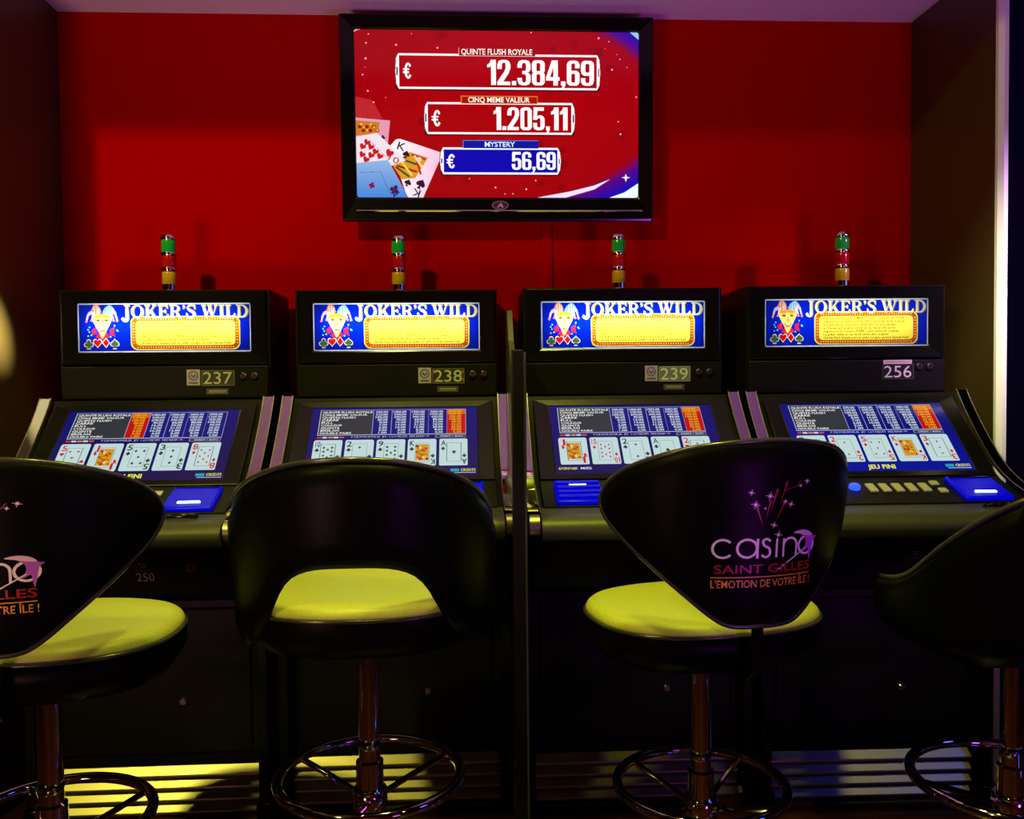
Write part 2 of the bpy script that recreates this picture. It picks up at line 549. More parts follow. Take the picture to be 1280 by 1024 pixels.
# slab-serif capitals, unit height, y up; each letter: (width, list of contour groups)
def _ring(cx, cy, rx, ry, tx, ty, a0=0.0, a1=2 * PI, n=30):
    o = [(cx + rx * math.cos(a0 + (a1 - a0) * i / n), cy + ry * math.sin(a0 + (a1 - a0) * i / n)) for i in range(n + 1)]
    i_ = [(cx + (rx - tx) * math.cos(a0 + (a1 - a0) * i / n), cy + (ry - ty) * math.sin(a0 + (a1 - a0) * i / n)) for i in range(n + 1)]
    return o + i_[::-1]
def _r(x0, x1, y0, y1):
    return [(x0, y0), (x1, y0), (x1, y1), (x0, y1)]
T, SH = 0.21, 0.09
SERIF = {
    'I': (0.44, [_r(0.115, 0.325, 0, 1), _r(0, 0.44, 0, SH), _r(0, 0.44, 1 - SH, 1)]),
    'L': (0.78, [_r(0.1, 0.31, 0, 1), _r(0, 0.42, 1 - SH, 1), _r(0, 0.78, 0, 0.1), [(0.78, 0), (0.78, 0.33), (0.70, 0.33), (0.56, 0.08)]]),
    'E': (0.80, [_r(0.1, 0.31, 0, 1), _r(0, 0.8, 0, 0.1), _r(0, 0.76, 0.9, 1), _r(0.3, 0.6, 0.46, 0.56), _r(0.52, 0.6, 0.36, 0.66),
                 [(0.80, 0), (0.80, 0.3), (0.73, 0.3), (0.6, 0.08)], [(0.76, 1), (0.76, 0.72), (0.69, 0.72), (0.58, 0.92)]]),
    'D': (0.92, [_r(0.1, 0.31, 0, 1), _r(0, 0.45, 0, SH), _r(0, 0.45, 1 - SH, 1), _ring(0.40, 0.5, 0.52, 0.5, 0.22, 0.1, -PI / 2, PI / 2)]),
    'O': (0.98, [_ring(0.49, 0.5, 0.49, 0.52, 0.22, 0.1)]),
    'K': (0.96, [_r(0.1, 0.31, 0, 1), _r(0, 0.42, 0, SH), _r(0, 0.42, 1 - SH, 1), [(0.28, 0.38), (0.70, 0.95), (0.84, 0.95), (0.28, 0.24)],
                 [(0.40, 0.52), (0.56, 0.62), (0.92, 0.04), (0.66, 0.04)], _r(0.58, 0.96, 0, SH), _r(0.58, 0.92, 1 - SH, 1)]),
    'R': (0.94, [_r(0.1, 0.31, 0, 1), _r(0, 0.42, 0, SH), _r(0.0, 0.5, 1 - SH, 1), _ring(0.46, 0.73, 0.36, 0.27, 0.2, 0.09, -PI / 2, PI / 2),
                 _r(0.3, 0.5, 0.46, 0.55), [(0.42, 0.5), (0.62, 0.5), (0.90, 0.03), (0.66, 0.03)], _r(0.66, 0.94, 0, SH)]),
    'W': (1.30, [[(0.06, 0.96), (0.28, 0.96), (0.47, 0.25), (0.40, 0)], [(0.40, 0), (0.46, 0.25), (0.64, 0.92), (0.72, 0.92)], [(0.54, 0.94), (0.76, 0.94), (0.94, 0.25), (0.86, 0)],
                 [(0.86, 0), (0.93, 0.25), (1.10, 0.94), (1.20, 0.94)], [(0.28, 0.96), (0.06, 0.96), (0.34, 0), (0.46, 0)], [(0.76, 0.94), (0.54, 0.94), (0.80, 0), (0.92, 0)],
                 _r(0, 0.38, 1 - SH, 1), _r(0.48, 0.84, 1 - SH, 1), _r(1.0, 1.30, 1 - SH, 1)]),
    'J': (0.62, [_r(0.28, 0.49, -0.05, 1), _r(0.16, 0.62, 1 - SH, 1), _ring(0.22, -0.05, 0.27, 0.24, 0.21, 0.1, -PI, 0), ellp(0.07, -0.05, 0.10, 0.10, 14)]),
    "'": (0.22, [ellp(0.1, 0.88, 0.1, 0.11, 14), [(0.2, 0.88), (0.2, 0.80), (0.03, 0.62), (0.10, 0.82)]]),
    ' ': (0.28, []),
}
_sp = catmull([(0.66, 0.74), (0.58, 0.93), (0.36, 0.97), (0.15, 0.88), (0.14, 0.70), (0.30, 0.57), (0.52, 0.45), (0.62, 0.28), (0.52, 0.08), (0.30, 0.03), (0.10, 0.10), (0.04, 0.28)], 4)
_sg = []
for _i in range(len(_sp) - 1):
    (_ax, _ay), (_bx, _by) = _sp[_i], _sp[_i + 1]
    _d = math.hypot(_bx - _ax, _by - _ay)
    _t = 0.055 + 0.06 * math.exp(-((_i / len(_sp) - 0.5) / 0.18) ** 2)
    _nx, _ny = -(_by - _ay) / _d * _t, (_bx - _ax) / _d * _t
    _ex, _ey = (_bx - _ax) / _d * 0.02, (_by - _ay) / _d * 0.02
    _sg.append([(_ax + _nx - _ex, _ay + _ny - _ey), (_bx + _nx + _ex, _by + _ny + _ey), (_bx - _nx + _ex, _by - _ny + _ey), (_ax - _nx - _ex, _ay - _ny - _ey)])
SERIF['S'] = (0.72, _sg + [_r(0.62, 0.69, 0.66, 1.0), _r(0.01, 0.08, 0.0, 0.36)])

def serif_word(cv, s, x, y, h, width, color, grow=0.0, dx=0.0, dy=0.0):
    tot = sum(SERIF[c][0] + 0.075 for c in s)
    kx = width / tot
    cx = x
    for c in s:
        wd, cs = SERIF[c]
        for poly in cs:
            cv.fill([(cx + px * kx + dx, y - py * h + dy) for px, py in poly], color)
            if grow:
                for gx, gy in ((-grow, 0), (grow, 0), (0, -grow), (0, grow), (grow * .7, grow * .7), (-grow * .7, grow * .7), (grow * .7, -grow * .7), (-grow * .7, -grow * .7)):
                    cv.fill([(cx + px * kx + dx + gx, y - py * h + dy + gy) for px, py in poly], color)
        cx += (wd + 0.075) * kx

# ================================================================== the room
D, XL, XR, ZC = 2.95, -1.294, 1.532, 2.389
struct(box('floor', M_FLOOR, None, -4, 4, -3.6, 3.6, -0.06, 0.0), 'dark red polished floor under the stools', 'floor')
struct(box('wall_back', M_RED, None, XL - 0.10, XR + 0.07, D, D + 0.10, 0.0, ZC), 'deep red painted wall behind the machines', 'wall')
struct(box('wall_left', M_SIDE, None, XL - 0.10, XL, 2.38, D, 0.0, ZC), 'dark brown side wall at the left of the alcove', 'wall')
struct(box('wall_right', M_SIDE, None, XR, XR + 0.03, 2.457, D, 0.0, ZC), 'dark brown side wall at the right of the alcove', 'wall')
struct(box('ceiling', M_CEIL, None, XL - 0.10, XR + 0.07, 1.95, D + 0.10, ZC, ZC + 0.16), 'pale ceiling above the alcove washed in mauve light', 'ceiling')
struct(box('wall_bulkhead', M_ROOM, None, -4, 4, 1.95, 2.05, ZC + 0.16, 3.6), 'dark bulkhead above the alcove ceiling', 'wall')
struct(box('ceiling_room', M_ROOM, None, -4, 4, -3.6, 3.6, 3.6, 3.7), 'dark ceiling of the gaming room', 'ceiling')
struct(box('wall_far_left', M_ROOM, None, -4.1, -4, -3.6, 3.6, 0, 3.6), 'dark wall far at the left', 'wall')
struct(box('wall_far_right', M_BLUEWALL, None, 4, 4.1, -3.6, 3.6, 0, 3.6), 'dark blue wall far at the right', 'wall')
struct(box('wall_rear', M_ROOM, None, -4, 4, -3.7, -3.6, 0, 3.6), 'dark wall behind the viewer', 'wall')
struct(box('wall_beyond_right', M_BLUEWALL, None, XR + 0.07, 4, 3.5, 3.6, 0, 3.6), 'dark blue wall beyond the alcove edge', 'wall')
struct(box('wall_beyond_left', M_ROOM, None, -4, XL - 0.10, 3.5, 3.6, 0, 3.6), 'dark wall beyond the left alcove edge', 'wall')
jamb = MB()
pl = [(XR - 0.001, 2.470), (XR - 0.001, 2.458), (XR + 0.011, 2.446), (XR + 0.024, 2.448), (XR + 0.030, 2.470)]
n_ = len(pl)
jamb.add([(x, y, 0.0) for x, y in pl] + [(x, y, 2.6) for x, y in pl],
         [(i, (i + 1) % n_, n_ + (i + 1) % n_, n_ + i) for i in range(n_)] + [tuple(range(n_)), tuple(range(n_, 2 * n_))])
struct(jamb.build('trim_1', M_WHITE, None, smooth=20), 'bright white vertical edge strip on the right wall end', 'trim')
struct(box('trim_2', M_RED, None, 0.263, 0.299, D - 0.012, D, 1.0, 1.75, bevel=0.003), 'red painted cable cover running down below the television', 'trim')

# ================================================================== prints
NAVY, YELL, GOLD, BROWN = (0, 30, 205), (255, 240, 0), (255, 225, 60), (190, 85, 10)

def marquee_canvas():
    c = Canvas(218, 62, 2.6, (235, 240, 245))
    c.rect(2, 2, 216, 60, NAVY)
    # jester head in cap and bells over four card suits
    W_, PK = (245, 235, 240), (240, 120, 160)
    for pts, col in (([(19, 18), (17, 10), (20, 3), (24.5, 1.5), (28, 5), (30, 11), (26, 17)], (235, 150, 120)),
                     ([(31, 12), (34, 6), (38, 3), (42, 2.5), (46, 7), (44, 14), (41, 17)], (130, 190, 240)),
                     ([(18, 9), (14, 11), (11.5, 16), (10.5, 22), (12.5, 22), (14.5, 16), (19, 13)], (225, 200, 225)),
                     ([(45, 7), (48, 11), (50, 20), (48.5, 20.5), (46, 14), (43, 12)], (225, 200, 235)),
                     ([(19, 11), (17.5, 20), (19.5, 20), (21.5, 12)], W_), ([(43, 11), (45.5, 19), (44, 20), (41, 13)], W_)):
        c.fill(pts, col)
    for a, b in (((21, 4), (22, 15)), ((24.5, 3), (25, 15)), ((27, 6), (27, 14)), ((37, 5), (37, 15)), ((40, 4), (41, 15)), ((43.5, 6), (43, 13))):
        c.line([a, b], 0.9, W_)
    for x, y in ((11, 23), (17.8, 21.5), (45, 21.5), (49.5, 22)):
        c.ell(x, y, 1.6, 1.6, PK)
    for pts in ([(17, 34), (23, 30), (24, 38), (18, 40)], [(40, 33), (46, 30), (45, 36), (47, 42), (40, 39)], [(22, 42), (27, 37), (36, 37), (40, 42), (31, 47)]):
        c.fill(pts, (225, 40, 60))
    c.fill(catmull([(19.5, 17), (25, 14), (31, 13.5), (37, 14), (42, 16.5), (42.5, 21), (40, 27), (36, 35), (32, 43), (29.5, 43), (26, 35), (21.5, 27), (19, 21)], 4, True), (250, 225, 130))
    c.fill(catmull([(20, 17), (26, 14.5), (31, 14), (36, 14.5), (41.5, 17), (36, 18), (31, 17.5), (26, 18)], 4, True), (235, 160, 40))
    for s in (-1, 1):
        c.ell(31 + s * 5.2, 21.5, 2.6, 1.3, (150, 90, 20))
        c.ell(31 + s * 5.2, 21.6, 1.1, 1.0, (30, 20, 10))
        c.line([(31 + s * 2.5, 19.6), (31 + s * 8, 18.6)], 0.8, (160, 90, 20))
    c.fill([(31, 21), (33, 28), (31, 29), (29.5, 28)], (225, 170, 70))
    c.fill([(26, 31), (31, 33), (36, 31), (34, 34.5), (31, 35.8), (28, 34.5)], (190, 30, 30))
    c.fill([(27.5, 32), (31, 33.4), (34.5, 32), (33, 33.8), (29, 33.8)], (255, 255, 250))
    for x, y in ((15, 30), (13, 33), (13, 41), (17, 40), (46, 28), (49, 34), (50, 35), (41, 42), (14.5, 36)):
        c.ell(x, y, 1.1, 1.1, (110, 210, 250))
    for kind, x, col in (('c', 13.5, (70, 110, 60)), ('h', 24.5, (220, 20, 15)), ('d', 35.0, (220, 20, 15)), ('s', 46.0, (70, 110, 60))):
        suit(c, kind, x, 51 if kind in 'cs' else 49.5, 6.6, (250, 240, 225))
        suit(c, kind, x, 51 if kind in 'cs' else 49.5, 5.3, col)
    # yellow instruction panel with bulbs
    c.fill(rrect(66, 16.5, 204, 59, 9), (255, 235, 40))
    c.fill(rrect(67.6, 18, 202.4, 57.6, 8), BROWN)
    for i in range(38):
        c.ell(75 + i * (120 / 37), 55.3, 0.75, 0.75, (255, 225, 150))
        if i % 2 == 0 or True:
            c.ell(75 + i * (120 / 37), 20.2, 0.75, 0.75, (255, 225, 150))
    for i in range(8):
        c.ell(69.9, 25 + i * 3.6, 0.75, 0.75, (255, 225, 150))
        c.ell(200.1, 25 + i * 3.6, 0.75, 0.75, (255, 225, 150))
    c.fill(rrect(72.3, 22.3, 197.7, 53, 5), (255, 238, 80))
    lines = ['Appuyez sur le bouton « MISER 1 » pour sélectionner la mise', 'Appuyez sur le bouton « DONNER » pour démarrer la partie',
             'Appuyez sur les boutons « GARDER » ou directement', "sur l'écran tactile, pour conserver ou retirer vos cartes",
             'Appuyez sur le bouton « TIRER » pour continuer la partie.', 'Ce poker utilise un jeu de 52 cartes plus un Joker',
             'Quinte Flush Royale avec un Joker compte comme Quinte Flush']
    for i, (s, wd) in enumerate(zip(lines, (108, 108, 96, 96, 101, 87, 114))):
        c.text(s, 78, 26.6 + i * 4.15, 2.6, wd, (95, 70, 0), bold=0.012)
    serif_word(c, "JOKER'S WILD", 55.5, 18.6, 16.2, 160, (170, 160, 10), 0.0, 1.0, 0.8)
    serif_word(c, "JOKER'S WILD", 55.5, 18.6, 16.2, 160, (240, 240, 190))
    return c

PIPS = {'A': [(0, 0)], '2': [(0, -1), (0, 1)], '3': [(0, -1), (0, 0), (0, 1)], '5': [(-1, -1), (1, -1), (0, 0), (-1, 1), (1, 1)],
        '8': [(-1, -1), (1, -1), (0, -.5), (-1, 0), (1, 0), (0, .5), (-1, 1), (1, 1)],
        '9': [(-1, -1), (1, -1), (-1, -.35), (1, -.35), (0, 0), (-1, .35), (1, .35), (-1, 1), (1, 1)],
        '10': [(-1, -1), (1, -1), (0, -.65), (-1, -.35), (1, -.35), (-1, .35), (1, .35), (0, .65), (-1, 1), (1, 1)]}

def draw_card(c, x0, y0, x1, y1, rank, st, paper=(205, 232, 232)):
    col = (215, 20, 25) if st in 'hd' else (25, 60, 45)
    c.fill(rrect(x0, y0, x1, y1, 2.2), paper)
    cx, cy, w_, h_ = (x0 + x1) / 2, (y0 + y1) / 2, x1 - x0, y1 - y0
    fx0, fx1, fy0, fy1 = x0 + w_ * .27, x1 - w_ * .23, y0 + h_ * .15, y1 - h_ * .15
    c.line([(fx0, fy0), (fx1, fy0), (fx1, fy1), (fx0, fy1), (fx0, fy0)], 0.5, (90, 120, 115))
    if rank in 'JK':
        c.fill(rrect(cx - w_ * .22, cy - h_ * .30, cx + w_ * .24, cy + h_ * .30, 1.5), (225, 160, 30))
        q_ = np.random.default_rng(ord(rank) + ord(st))
        for s in (-1, 1):
            for _k in range(9):
                c.ell(cx + s * q_.uniform(-.16, .18) * w_, cy + s * q_.uniform(0, .26) * h_, q_.uniform(.02, .06) * w_, q_.uniform(.02, .06) * h_, ((205, 90, 20), (240, 200, 80), (150, 70, 15), (215, 60, 20))[_k % 4], n=10)
            c.ell(cx - s * w_ * .06, cy - s * h_ * .18, w_ * .05, h_ * .06, (245, 215, 150), n=12)
            c.line([(cx - w_ * .18, cy + s * h_ * .02), (cx + w_ * .18, cy + s * h_ * .10)], 0.7, (120, 70, 20))
            suit(c, st, cx + s * w_ * .19, cy + s * h_ * .24, 1.8, col)
    else:
        for px, py in PIPS[rank]:
            suit(c, st, cx + 0.02 * w_ + px * w_ * .14, cy + py * h_ * .22, 2.6 if rank == 'A' else 1.7, col)
    c.text(rank, x0 + w_ * .15, y0 + h_ * .25, h_ * .19, w_ * .17, col, align='c', bold=0.015)
    suit(c, st, x0 + w_ * .14, y0 + h_ * .37, 2.7, col)
    c.text(rank, x1 - w_ * .12, y1 - h_ * .25, h_ * .19, w_ * .17, col, align='c', bold=0.015, rot=PI)
    suit(c, st, x1 - w_ * .12, y1 - h_ * .36, 2.7, col, rot=PI)

def video_canvas(cards, hot, message, tint, hand_left=False):
    c = Canvas(200, 104, 2.5, (10, 12, 128))
    c.rect(0, 0, 200, 104, lambda x, y: np.stack([8 + tint[0] * y / 104, 10 + tint[1] * y / 104, 118 + tint[2] * y / 104], -1))
    c.rect(9.5, 3, 186.5, 43, (205, 215, 235))
    c.rect(10.2, 3.7, 185.8, 42.3, (10, 14, 125))
    c.rect(10.2, 3.7, 74, 42.3, (52, 56, 66))
    cw = (185.8 - 74) / 5
    for i in range(5):
        if i == hot:
            c.rect(74 + i * cw, 3.7, 74 + (i + 1) * cw, 42.3, (205, 8, 12))
            c.rect(74 + i * cw, 3.7, 74 + (i + 1) * cw, 11, (225, 110, 10))
        c.rect(74 + i * cw - 0.3, 3.7, 74 + i * cw + 0.3, 42.3, (150, 160, 215))
    rows = ['QUINTE FLUSH ROYALE', 'CINQ MEME VALEUR', 'QUINTE FLUSH', 'CARRE', 'FULL', 'COULEUR', 'QUINTE', 'BRELAN', 'DOUBLE PAIRE']
    wd = (60, 54, 40, 20, 14, 25, 22, 22, 37)
    pays = (500, 250, 100, 20, 8, 7, 5, 2, 1)
    for i, s in enumerate(rows):
        y = 8.3 + i * 4.12
        c.text(s, 12.5, y, 2.9, wd[i], (245, 245, 245), bold=0.02)
        for j in range(5):
            col = (250, 190, 30) if j == hot else (225, 235, 250)
            s2 = '%d,00' % (pays[i] * (j + 1))
            c.text(s2, 74 + j * cw + cw * .78, y, 2.9, min(cw * .7, 2.45 * len(s2)), col, bold=0.02, align='r')
    for i, col in enumerate(((200, 60, 60), (220, 220, 230), (230, 150, 40), (220, 220, 230), (210, 90, 60))):
        c.rect(9.5 + i * 6.6, 45, 15 + i * 6.6, 47.4, col)
    c.text('MISER POUR DOUBLER   JEU   1 A 5 CREDITS   MISE MAXIMUM', 50, 47, 2.1, 92, (205, 210, 235))
    c.rect(150, 44.2, 186, 48.4, (170, 180, 205))
    c.rect(150.6, 44.8, 185.4, 47.8, (40, 44, 60))
    c.text('1 CREDIT 1 EURO', 153, 47.2, 2.0, 30, (225, 225, 235))
    for i, (r, s) in enumerate(cards):
        x = 7 + i * 36.9
        draw_card(c, x, 50.5, x + 33.5, 90.5, r, s)
    if message == 'JEU FINI':
        c.text(message, 93, 100.5, 5.6, 32, (250, 250, 60), bold=0.03, align='c')
    else:
        c.text(message, 82, 100.5, 5.6, 66, (250, 250, 60), bold=0.03, align='l')
        c.text('DONNER', 4, 97.5, 3.2, 22, (235, 235, 60), bold=0.02)
        c.text('MISE', 29, 97.5, 3.2, 13, (225, 235, 250), bold=0.02)
    c.rect(168, 95, 178, 99, (30, 170, 200))
    c.text('CREDITS', 180, 98.8, 3.6, 17, (240, 240, 80), bold=0.02)
    c.rect(170, 100.5, 197, 101.2, (200, 220, 240))
    return c

def _dring(x0, y0, x1, y1, t, tv_):
    return [rrect(x0, y0, x1, y1, 0.17, 6), rrect(x0 + t, y0 + tv_, x1 - t, y1 - tv_, 0.05, 4)]
_T, _V = 0.175, 0.125
def heavy(cv, s, x, base, cap, width, color):
    """condensed heavy figures, y down inside the unit box"""
    def six(flip):
        out = [_dring(0, 0.40, 0.5, 1.0, _T, _V), [[(0, 0.70), (0, 0.17), (0.05, 0.05), (0.17, 0), (0.33, 0), (0.45, 0.05), (0.5, 0.17), (0.5, 0.31), (0.5 - _T, 0.31), (0.5 - _T, 0.15), (0.29, 0.12), (0.21, 0.12), (_T, 0.16), (_T, 0.70)]]]
        return [[[(0.5 - px, 1 - py) for px, py in c] for c in g] for g in out] if flip else out
    bowl = [(0.0, 0.70), (_T, 0.70), (_T, 0.83), (0.21, 0.88), (0.29, 0.88), (0.325, 0.83), (0.325, 0.60), (0.29, 0.55)]
    F = {'0': (0.5, [_dring(0, 0, 0.5, 1, _T, _V)]),
         '1': (0.33, [[[(0.13, 0), (0.33, 0), (0.33, 1), (0.14, 1), (0.14, 0.27), (0, 0.31), (0, 0.19), (0.10, 0.12)]]]),
         '2': (0.5, [[[(0, 0.36), (0, 0.17), (0.05, 0.05), (0.17, 0), (0.33, 0), (0.45, 0.05), (0.5, 0.17), (0.5, 0.34), (0.44, 0.52), (0.22, 0.86), (0.49, 0.86), (0.49, 1), (0, 1), (0, 0.86), (0.27, 0.46), (0.325, 0.32), (0.325, 0.17), (0.29, 0.12), (0.21, 0.12), (_T, 0.17), (_T, 0.36)]]]),
         '3': (0.5, [[[(0, 0.31), (0, 0.17), (0.05, 0.05), (0.17, 0), (0.33, 0), (0.45, 0.05), (0.5, 0.17), (0.5, 0.36), (0.46, 0.45), (0.38, 0.49), (0.46, 0.53), (0.5, 0.62), (0.5, 0.83), (0.45, 0.95), (0.33, 1), (0.17, 1), (0.05, 0.95), (0, 0.83)] + bowl[:6] + [(0.325, 0.62), (0.29, 0.555), (0.18, 0.555), (0.18, 0.43), (0.29, 0.43), (0.325, 0.37), (0.325, 0.17), (0.29, 0.12), (0.21, 0.12), (_T, 0.17), (_T, 0.31)]]]),
         '4': (0.52, [[[(0.22, 0), (0.45, 0), (0.45, 0.66), (0.52, 0.66), (0.52, 0.80), (0.45, 0.80), (0.45, 1), (0.28, 1), (0.28, 0.80), (0, 0.80), (0, 0.66)], [(0.28, 0.26), (0.15, 0.66), (0.28, 0.66)]]]),
         '5': (0.5, [[[(0.02, 0), (0.47, 0), (0.47, 0.14), (0.18, 0.14), (0.175, 0.38), (0.25, 0.345), (0.36, 0.35), (0.46, 0.41), (0.5, 0.52), (0.5, 0.83), (0.45, 0.95), (0.33, 1), (0.17, 1), (0.05, 0.95), (0, 0.83), (0, 0.68), (_T, 0.68), (_T, 0.83), (0.21, 0.88), (0.29, 0.88), (0.325, 0.83), (0.325, 0.53), (0.29, 0.47), (0.21, 0.47), (0.17, 0.54), (0.01, 0.54)]]]),
         '6': (0.5, six(False)), '9': (0.5, six(True)),
         '8': (0.5, [_dring(0, 0, 0.5, 0.55, _T, 0.115), _dring(0, 0.44, 0.5, 1.0, _T, 0.115)]),
         '.': (0.17, [[[(0, 0.83), (0.17, 0.83), (0.17, 1), (0, 1)]]]),
         ',': (0.17, [[[(0, 0.83), (0.17, 0.83), (0.17, 1.0), (0.08, 1.15), (0.0, 1.15), (0.07, 1.0), (0, 1)]]])}
    tot = sum(F[ch][0] + 0.055 for ch in s) - 0.055
    kx = width / tot
    for ch in s:
        wd, groups = F[ch]
        for g in groups:
            cv.fill([[(x + px * kx, base - cap + py * cap) for px, py in c] for c in g], color)
        x += (wd + 0.055) * kx

def television_canvas():
    c = Canvas(356, 209, 2.3, (168, 2, 6))
    X, Y = -442, -39
    def red(x, y):
        g = 0.86 + 0.14 * np.exp(-(((x - 180) / 200) ** 2 + ((y - 95) / 130) ** 2))
        return np.stack([172 * g, 2 + 0 * x, 6 + 0 * x], -1)
    c.rect(0, 0, 356, 209, red)
    r2 = np.random.default_rng(3)
    for _ in range(34):                                  # faint card suits in the backdrop
        suit(c, 'hdsc'[r2.integers(4)], r2.uniform(10, 346), r2.uniform(5, 204), r2.uniform(4, 8), (140, 0, 6), r2.uniform(0, 6))
    # blue swirls in the right-hand corners
    def swirl(cx, cy, r0, r1, r2_, col_in, inv=False):
        def f(x, y):
            d = np.hypot(x - cx, (y - cy) * 1.25)
            t = np.clip((d - r0) / (r1 - r0), 0, 1) if not inv else np.clip((r0 - d) / (r0 - r1), 0, 1)
            base = np.stack([140 * (1 - t) + 12 * t, 0 * t + 10 * t, 90 * (1 - t) + 190 * t], -1)
            return base, np.clip(t * 2.6, 0, 1)
        return f
    c.rect(200, 120, 356, 209, swirl(180, 20, 238, 278, 0, None))
    c.rect(240, 0, 356, 90, swirl(180, 160, 228, 264, 0, None))
    c.fill([(225, 209), (268, 201), (300, 193), (320, 185), (300, 198), (262, 209)], (250, 225, 250))
    c.fill([(318, 209), (338, 202), (356, 190), (356, 209)], (235, 250, 255))
    c.fill([(344, 0), (356, 0), (356, 10)], (150, 200, 235))
    c.fill([(0, 0), (10, 0), (4, 1.6), (0, 4)], (230, 170, 180))
    # fanned playing cards
    def px(*p):
        return [(430 + x / 6.4 + X, 100 + y / 6.4 + Y) for x, y in p]
    P6 = lambda x, y: (430 + x / 6.4 + X, 100 + y / 6.4 + Y)
    c.fill(px((80, 140), (215, 170), (295, 320), (80, 320)), (205, 60, 70), 0.6)
    c.fill(px((80, 308), (352, 330), (330, 520), (80, 520)), (228, 150, 175))
    c.fill(px((80, 330), (268, 345), (255, 450), (80, 450)), (205, 120, 40))
    for i in range(6):
        c.ell(*P6(110 + i * 28, 380 + (i % 2) * 30), 2.6, 2.2, (150, 30, 10))
        c.ell(*P6(120 + i * 26, 360 + (i % 3) * 24), 1.4, 1.4, (235, 190, 60))
    suit(c, 'c', *P6(292, 465), 3.2, (60, 15, 60))
    c.fill(px((350, 530), (395, 480), (430, 475), (745, 580), (740, 650), (605, 950), (480, 950)), lambda x, y: np.stack([250 - 0.5 * (y - 100) * 0 + 0 * x, 238 - np.clip((x - 60) * 1.0, 0, 70), 246 - np.clip((x - 60) * .6, 0, 40)], -1))
    c.fill(px((505, 580), (650, 625), (545, 790), (440, 800), (360, 680)), (215, 150, 40))
    for a, b, col in (((520, 600), (630, 640), (190, 40, 20)), ((400, 690), (560, 740), (175, 25, 15)), ((440, 660), (520, 770), (235, 215, 80)), ((470, 650), (560, 680), (60, 90, 40)),
                      ((390, 700), (500, 780), (60, 90, 40)), ((560, 650), (590, 760), (190, 40, 20)), ((540, 610), (600, 700), (245, 220, 150))):
        c.line([P6(*a), P6(*b)], 2.6, col)
    c.ell(*P6(575, 640), 4, 3, (245, 205, 170))
    c.text('K', *P6(400, 555), 9.5, 10, (30, 10, 35), bold=0.01, rot=0.32)
    suit(c, 's', *P6(475, 600), 5, (60, 12, 40), 0.3)
    suit(c, 's', *P6(588, 838), 6.6, (60, 12, 50), 0.5)
    suit(c, 's', *P6(485, 828), 4.8, (60, 12, 30), 0.4)
    c.text('K', *P6(590, 890), 9, 10, (40, 25, 60), bold=0.01, rot=PI + 0.32)
    c.fill(px((80, 460), (245, 428), (470, 650), (360, 690), (80, 690)), (240, 222, 232))
    for x, y in ((165, 505), (130, 538), (195, 540), (230, 578), (125, 602), (195, 608), (265, 615), (155, 642), (342, 590)):
        suit(c, 'h', *P6(x, y), 4.6 if x < 300 else 5.8, (200, 20, 30), 0.5)
    c.line([P6(185, 485), P6(330, 640)], 0.5, (150, 120, 130))
    c.text('10', *P6(330, 640), 7.5, 13, (190, 25, 30), rot=0.5, bold=0.0)
    c.fill(px((80, 670), (330, 645), (490, 950), (80, 950)), lambda x, y: np.stack([215 - np.clip(y - 120, 0, 90) * 1.6, 222 - np.clip(y - 120, 0, 90) * 1.0, 240 - np.clip(y - 120, 0, 90) * .3], -1))
    c.line([P6(110, 745), P6(268, 740), P6(350, 930)], 0.6, (90, 90, 130))
    suit(c, 'c', *P6(198, 848), 4.2, (130, 20, 80), 0.4)
    suit(c, 'c', *P6(378, 882), 6.2, (70, 20, 80), 0.5)
    c.text('A', *P6(420, 905), 8, 10, (40, 40, 110), rot=PI + 0.4, bold=0.02)
    # sparkles
    for x, y in ((460, 45), (457, 56), (494, 58), (456, 75), (455, 86), (452, 95), (458, 115), (480, 123), (465, 129), (513, 44), (545, 61), (747, 47), (760, 51), (755, 60), (770, 67), (774, 73), (764, 86), (783, 83),
                 (795, 120), (772, 151), (583, 224), (616, 235), (628, 243), (638, 243), (655, 237), (667, 226), (775, 167), (662, 41)):
        s = r2.uniform(.5, 1.3)
        c.ell(x + X, y + Y, s, s, (255, 190, 200), n=8)
    c.fill([(782 + X, 217 + Y), (783.4 + X, 221 + Y), (788 + X, 222 + Y), (783.4 + X, 223 + Y), (782 + X, 228 + Y), (780.6 + X, 223 + Y), (776 + X, 222 + Y), (780.6 + X, 221 + Y)], (255, 235, 255))
    # the three jackpot boxes
    def jackpot(x0, x1, y0, y1, fillc, digits, dx0, dx1, dbase, dcap, ex0, ex1, ebase, ecap, sh):
        c.fill(rrect(x0 + X, y0 + Y + 2, x1 + X, y1 + Y + 2, 4), (70, 0, 8), 0.7)
        c.fill([(x0 + X + 4, y0 + Y), (x1 + X - 4, y0 + Y), (x1 + X - 1, y0 + Y + 6), (x1 + X, (y0 + y1) / 2 + Y), (x1 + X - 1, y1 + Y - 6), (x1 + X - 4, y1 + Y),
                (x0 + X + 4, y1 + Y), (x0 + X + 1, y1 + Y - 6), (x0 + X, (y0 + y1) / 2 + Y), (x0 + X + 1, y0 + Y + 6)], (250, 250, 252))
        for xx in (x0 + 1.2, x1 - 2.8):
            c.rect(xx + X, (y0 + y1) / 2 - sh + Y, xx + 1.6 + X, (y0 + y1) / 2 + sh + Y, (50, 55, 110))
        c.rect(x0 + 4.6 + X, y0 + 2.6 + Y, x1 - 4.6 + X, y1 - 2.6 + Y, fillc)
        heavy(c, digits, dx0 + X, dbase + Y, dcap, dx1 - dx0, (255, 255, 255))
        ew, cx_, cy_ = ex1 - ex0, ex0 + (ex1 - ex0) * .58 + X, ebase - ecap / 2 + Y
